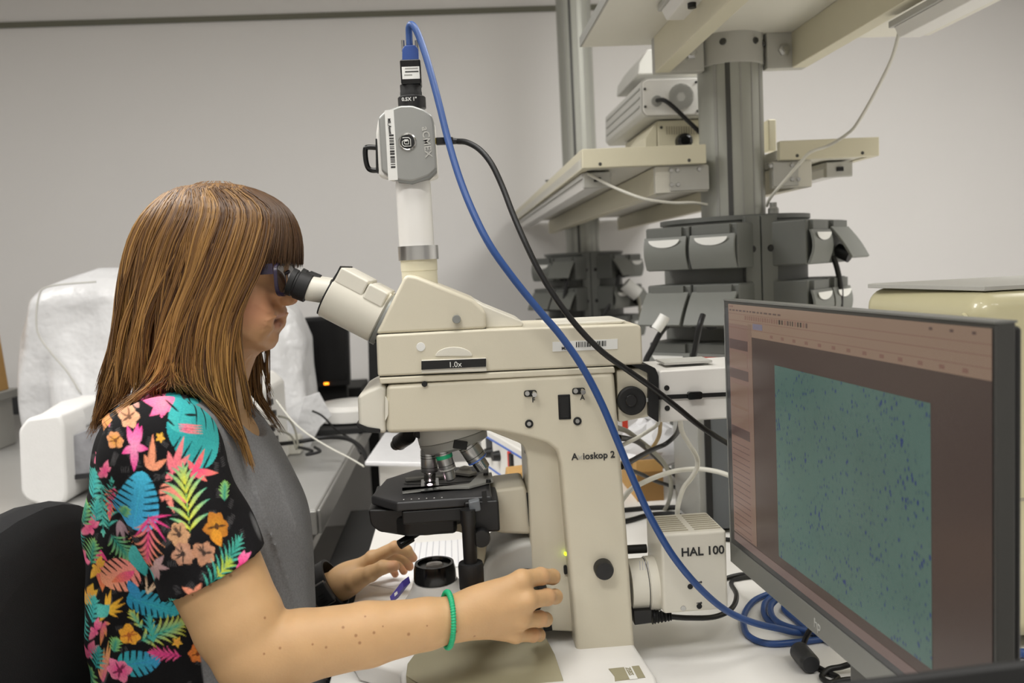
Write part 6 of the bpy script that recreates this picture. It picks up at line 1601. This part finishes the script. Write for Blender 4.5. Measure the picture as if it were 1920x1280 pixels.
def settle():
    """lay the strands on the shirt, then turn them into thin tubes"""
    A = np.concatenate([s[0] for s in STR]); offs = np.concatenate([np.full(len(s[0]), .004 + (k % 7) * .0014) for k, s in enumerate(STR)])
    D = SHF.D; lim = np.array(SHF.n) - 3
    for it in range(6):
        gi = (A - SHF.o) / SHF.h; ii = np.floor(gi).astype(int)
        ok = np.all((ii > 1) & (ii < lim), 1); k = np.where(ok)[0]; c = ii[k]
        d = D[c[:, 0], c[:, 1], c[:, 2]]
        gr = np.stack([D[c[:, 0] + 1, c[:, 1], c[:, 2]] - D[c[:, 0] - 1, c[:, 1], c[:, 2]], D[c[:, 0], c[:, 1] + 1, c[:, 2]] - D[c[:, 0], c[:, 1] - 1, c[:, 2]], D[c[:, 0], c[:, 1], c[:, 2] + 1] - D[c[:, 0], c[:, 1], c[:, 2] - 1]], 1)
        gr[:, 2] *= .3; gr /= (np.linalg.norm(gr, axis=1)[:, None] + 1e-9)
        mv = np.clip(offs[k] - d, 0, .02); A[k] += gr * mv[:, None]
    o = 0
    for pts, r, c0, c1, flat in STR:
        n = len(pts); p = A[o:o + n]; o += n
        for _ in range(2): p[1:-1] = .5 * p[1:-1] + .25 * (p[:-2] + p[2:])
        tube4(p, r, c0, c1, flat)
def tube4(pts, r, c0, c1, flat):
    n = len(pts); base_ = len(HV)
    for i, p in enumerate(pts):
        t = i / (n - 1); rad = r * (1 - .8 * max(0, (t - .65) / .35) ** 1.5)
        tg = pts[min(i + 1, n - 1)] - pts[max(i - 1, 0)]; tg = tg / (np.linalg.norm(tg) + 1e-9)
        o = p - np.array([hsec(min(max(p[2], hz_[0]), hz_[-1]))[0], HY, p[2]]); o[2] = .25 if i < 3 else 0
        o = o / (np.linalg.norm(o) + 1e-9); sd = np.cross(tg, o); sd /= (np.linalg.norm(sd) + 1e-9); o2 = np.cross(sd, tg)
        for (ca, sa_) in ((1, 0), (0, .8), (-1, 0), (0, -.8)):
            HV.append(p + sd * rad * ca * flat + o2 * rad * sa_)
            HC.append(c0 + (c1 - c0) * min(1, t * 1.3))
        if i:
            b0 = base_ + (i - 1) * 4; b1 = base_ + i * 4
            for k in range(4): HF.append((b0 + k, b0 + (k + 1) % 4, b1 + (k + 1) % 4, b1 + k))
NC = 95
CL = [dict(q=(.5 * (k + rr.random()) / 62 if k < 62 else .5 + .5 * (k - 62 + rr.random()) / 33), ph=rr.uniform(0, 6.28), am=rr.uniform(.004, .016), fr=rr.uniform(2.5, 6.5), L=rr.gauss(0, .75), rs=rr.uniform(-.010, .016), tone=rr.random(), drift=rr.gauss(0, .03)) for k in range(NC)]
NS = 3300
for s_ in range(NS):
    if s_ % 6 < 5: q = .5 * rr.random() ** .95            # near half, seen in the photo
    else: q = .5 + .5 * rr.random()
    c_ = min(CL, key=lambda e: abs(e['q'] - q - rr.gauss(0, .006)))
    rs = rr.uniform(.962, 1.012) + c_['rs']; ph = rr.uniform(0, 6.28); am = rr.uniform(.001, .006); fr_ = rr.uniform(5, 13)
    ze = zend(q, c_['L'] + rr.gauss(0, .35)); z0_ = ztop - abs(rr.gauss(0, .006))
    n = 18; pts = []; gather = rr.uniform(.45, .95)
    for i in range(n):
        t = i / (n - 1); tt = t ** 1.25
        z = z0_ + (ze - z0_) * tt
        qq = q + (c_['q'] + c_['drift'] * t - q) * gather * max(0, t - .15) ** 1.3
        qq = min(1, max(0, qq)); p0 = phi0(z); f = p0 + qq * (2 * math.pi - 2 * p0)
        sc = rs + am * .3 * math.sin(fr_ * t + ph) * t
        p = hpt(z, f, sc)
        p = p + np.array([(c_['am'] * math.sin(c_['fr'] * t + c_['ph']) + am * .7 * math.sin(fr_ * t * .8 + ph * 2)) * t, 0, 0])
        pts.append(p)
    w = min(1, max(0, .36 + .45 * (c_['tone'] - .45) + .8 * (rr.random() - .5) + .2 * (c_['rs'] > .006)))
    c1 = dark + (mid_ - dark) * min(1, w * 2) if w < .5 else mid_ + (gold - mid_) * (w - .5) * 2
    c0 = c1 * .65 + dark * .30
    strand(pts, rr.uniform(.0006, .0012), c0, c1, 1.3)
# fringe
for s_ in range(900):
    z_e = P(520, 492 + rr.gauss(0, 5), HY).z
    f_e = rr.uniform(-1, 1); rs = rr.uniform(.96, 1.02); n = 14; pts = []; ph = rr.uniform(0, 6.28)
    for i in range(n):
        t = i / (n - 1); z = ztop - .001 + (z_e - ztop) * t ** 1.5
        lim = phi0(max(z, z_e)) + .06
        f = f_e * lim
        p = hpt(z, f, rs - .012 * max(0, t - .6) + .004 * math.sin(7 * t + ph))
        pts.append(p)
    c = frd + (dark - frd) * rr.random() + (mid_ - dark) * .25 * rr.random()
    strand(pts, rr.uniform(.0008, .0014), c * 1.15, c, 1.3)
# a few loose hairs
for s_ in range(60):
    q = rr.uniform(.0, .5); pts = []; ze = zend(q, rr.gauss(.6, .8)); ph = rr.uniform(0, 6.28); k_ = rr.uniform(.015, .045)
    for i in range(18):
        t = i / 17; z = ztop + .003 + (ze - ztop) * t; p0 = phi0(min(z, ztop)); f = p0 + q * (2 * math.pi - 2 * p0)
        pts.append(hpt(min(z, ztop), f, 1.015 + k_ * math.sin(5 * t + ph)) + np.array([0, 0, max(0, z - ztop)]))
    strand(pts, .00035, mid_, gold, 1)
# far side locks seen below the chin
for s_ in range(170):
    pts = []; u0 = rr.uniform(452, 488); y0 = HY + rr.uniform(.05, .085); v1 = rr.uniform(735, 830)
    for i in range(14):
        t = i / 13; v = 500 + (v1 - 500) * t; u = 440 + (u0 - 440) * min(1, t * 1.7) + 4 * math.sin(5 * t + u0)
        pts.append(V3(u, v, y0))
    c = dark + (mid_ - dark) * rr.random(); strand(pts, rr.uniform(.0007, .0012), dark, c + (gold - mid_) * .4 * rr.random(), 1.3)
settle()
# solid under-layer
def shell(q0, q1, nq, rows, s, colr):
    b0 = len(HV)
    for z in rows:
        p0 = phi0(z)
        for j in range(nq + 1):
            q = q0 + (q1 - q0) * j / nq; f = p0 + q * (2 * math.pi - 2 * p0)
            HV.append(push(hpt(z, f, s), .004)); HC.append(colr)
    for i in range(len(rows) - 1):
        for j in range(nq): k = b0 + i * (nq + 1) + j; HF.append((k, k + 1, k + nq + 2, k + nq + 1))
zs = [ztop - (ztop - P(350, 690, HY - .08).z) * (k / 30) ** 1.3 for k in range(31)]
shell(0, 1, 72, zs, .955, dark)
b0 = len(HV); zf = [ztop - (ztop - P(520, 484, HY).z) * (k / 16) ** 1.4 for k in range(17)]
for z in zf:
    lim = phi0(z) + .05
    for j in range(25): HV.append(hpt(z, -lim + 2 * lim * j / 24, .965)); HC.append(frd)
for i in range(16):
    for j in range(24): k = b0 + i * 25 + j; HF.append((k, k + 25, k + 26, k + 1))
b0 = len(HV)
for j in range(36): HV.append(hpt(ztop, 2 * math.pi * j / 36, 1.0)); HC.append(dark)
HV.append(np.array([hsec(ztop)[0], HY, ztop + .002])); HC.append(dark)
Ht = np.array(HF); 
cap_f = np.array([(b0 + j, b0 + (j + 1) % 36, b0 + 36, b0 + 36) for j in range(36)])
def hair_mat():
    m = bpy.data.materials.new('hair'); m.use_nodes = True; nt = m.node_tree; b = nt.nodes['Principled BSDF']
    at = nt.nodes.new('ShaderNodeVertexColor'); at.layer_name = 'shade'; nt.links.new(at.outputs[0], b.inputs['Base Color'])
    b.inputs['Roughness'].default_value = .42; b.inputs['Specular IOR Level'].default_value = .45; b.inputs['Anisotropic'].default_value = .4
    MATS['hair'] = m
hair_mat()
hair = npmesh('hair', np.array(HV), Ht, 'hair', person, label='long straight brown hair with golden strands and a dark fringe')
setcol(hair, 'shade', np.array(HC))

# ------------------------------------------------------------------ glasses, watch, bracelet, trousers, shoes
mat('purpleframe', '2a2038', .3, var=.15); mat('lensglass', 'e8e8f0', .02, trans=1)
gx = V3(522, 523, HY - .033)
gl = empty('glasses', Vector((gx[0], HY, gx[2])), None); setparent(gl, person); gl.location = (gx[0], HY, gx[2]); gl['label'] = 'dark purple rimmed glasses'
for sgn in (-1, 1):
    def rim(a, k=1.0, dx=0):
        c_, s_ = math.cos(a), math.sin(a); e = .55
        yy = abs(c_) ** e * (1 if c_ > 0 else -1) * .0265 * k; zz_ = abs(s_) ** e * (1 if s_ > 0 else -1) * .0195 * k
        return Vector((gx[0] + dx + .004 - .09 * abs(yy * 0) - 2.2 * (max(0, abs(yy + sgn * .0) - .0)) ** 2, HY + sgn * .034 + yy, gx[2] + zz_))
    N = 36; pts = [rim(2 * math.pi * k / N) for k in range(N)]
    rings = []
    for k in range(N):
        p = pts[k]; o = (p - Vector((p.x, HY + sgn * .034, gx[2]))).normalized()
        rings.append([p + o * .0024 * a + Vector((.0019 * b_, 0, 0)) for a, b_ in ((1, 1), (1, -1), (-1, -1), (-1, 1))])
    obj('rim', MB().rings(rings + [rings[0]], False), 'purpleframe', gl, smooth=True)
    obj('lens', MB().rings([[rim(2 * math.pi * k / N, .95) for k in range(N)], [rim(2 * math.pi * k / N, .95, .0012) for k in range(N)]], True), 'lensglass', gl)
    h0 = Vector((gx[0], HY + sgn * .0615, gx[2] + .012))
    mbt = MB(); rings = []
    for k in range(7):
        t = k / 6; p = h0 + Vector((-.10 * t, sgn * .010 * t, .001 - .004 * t)); hh = .0065 - .003 * t
        rings.append([p + Vector((0, -.0012, hh)), p + Vector((0, .0012, hh)), p + Vector((0, .0012, -hh)), p + Vector((0, -.0012, -hh))])
    obj('temple', mbt.rings(rings, True), 'purpleframe', gl)
obj('bridge', MB().tube([(gx[0] + .003, HY - .009, gx[2] + .006), (gx[0] + .007, HY, gx[2] + .009), (gx[0] + .003, HY + .009, gx[2] + .006)], .0022, 8, 5), 'purpleframe', gl)
# bracelet: green spiral band
fa = Vector(WR - ER).normalized(); c0_ = Vector(V3(839, 1161, .953))
e1 = Vector((0, 1, 0)); e1 = (e1 - fa * e1.dot(fa)).normalized(); e2 = fa.cross(e1)
tilt = .12
N = 260; ring = []
def br(a): return c0_ + e1 * (.0305 * math.cos(a)) + e2 * (.0300 * math.sin(a)) + fa * (tilt * .03 * math.sin(a))
pts = []
for k in range(N):
    a = 2 * math.pi * k / N; p = br(a); o = (p - c0_).normalized(); rad = .0030 + .0005 * math.sin(a * 64)
    pts.append([p + (o * math.cos(b_) + fa * math.sin(b_)) * rad for b_ in [2 * math.pi * j / 8 for j in range(8)]])
obj('bracelet', MB().rings(pts + [pts[0]], False), 'green', person, smooth=True, ang=80, label='green spiral rubber bracelet')
# watch on the far wrist
wa = Vector(WL - EL); wa.y = 0; wa.normalize(); wc = Vector(V3(614, 1100, 1.374)); e1 = Vector((0, -1, 0)); e1 = (e1 - wa * e1.dot(wa)).normalized(); e2 = wa.cross(e1)
rot = Matrix((wa, e1, e2)).transposed().to_4x4()
_r = Pb - np.array(wc); _t = _r @ np.array(wa); _d = np.linalg.norm(_r - _t[:, None] * np.array(wa), axis=1); RWR = float(np.quantile(_d[(np.abs(_t) < .013) & (_d < .05)], .97)) + .0025
rings = []
for k in range(40):
    a = 2 * math.pi * k / 40; o = e1 * math.cos(a) + e2 * math.sin(a)
    rings.append([wc + o * (RWR - .001) + wa * .0155, wc + o * (RWR + .003) + wa * .0145, wc + o * (RWR + .003) - wa * .0145, wc + o * (RWR - .001) - wa * .0155])
wt = obj('watch', MB().rings(rings + [rings[0]], False), 'rubber', person, smooth=True, label='black sports watch on the left wrist')
obj('watch_case', MB().box(wc + e1 * (RWR + .004) + e2 * .004 * (1 if e2.z > 0 else -1), (.031, .011, .036), rot), 'pcdark', wt, .004, 3)
for k in range(3): obj('ridge', MB().box(wc + e1 * (RWR + .0098) + e2 * (-.006 + k * .006), (.010, .001, .0016), rot), 'black', wt)
for sgn in (-1, 1): obj('case_rim', MB().box(wc + e1 * (RWR + .005) + e2 * (sgn * .0185 + .004 * (1 if e2.z > 0 else -1)), (.026, .006, .0015), rot), 'steel', wt)
# trousers and shoes (below the frame)
mat('denim', '1d2430', .9)
tr = MB()
for sgn in (-1, 1):
    tr.tube([(-.43, HY + sgn * .085, .555), (-.25, HY + sgn * .10, .56), (-.04, HY + sgn * .11, .56), (.0, HY + sgn * .11, .52), (.0, HY + sgn * .11, .30), (-.02, HY + sgn * .11, .09)], lambda t: .085 - .038 * t, 16, 6)
rg_ = []
for z, hx__, hy__ in ((.50, .12, .17), (.52, .145, .19), (.60, .15, .18), (.655, .147, .165), (.66, .10, .12)):
    rg_.append([Vector((-.35 + hx__ * math.cos(a), HY + hy__ * math.sin(a), z)) for a in [2 * math.pi * j / 28 for j in range(28)]])
tr.rings(rg_)
obj('trousers', tr, 'denim', person, smooth=True, ang=80)
for sgn in (-1, 1):
    rings = []
    for k, (x, w, h) in enumerate(((-.09, .02, .05), (-.08, .034, .085), (-.02, .038, .095), (.06, .044, .065), (.12, .04, .045), (.15, .02, .03))):
        rings.append([Vector((x - .0, HY + sgn * .11 + w * math.cos(a), max(.0, .005 + h / 2 + h / 2 * math.sin(a)))) for a in [2 * math.pi * j / 20 for j in range(20)]])
    obj('shoe', MB().rings(rings), 'blackmatte', person, smooth=True, ang=80)
bpy.context.view_layer.update()
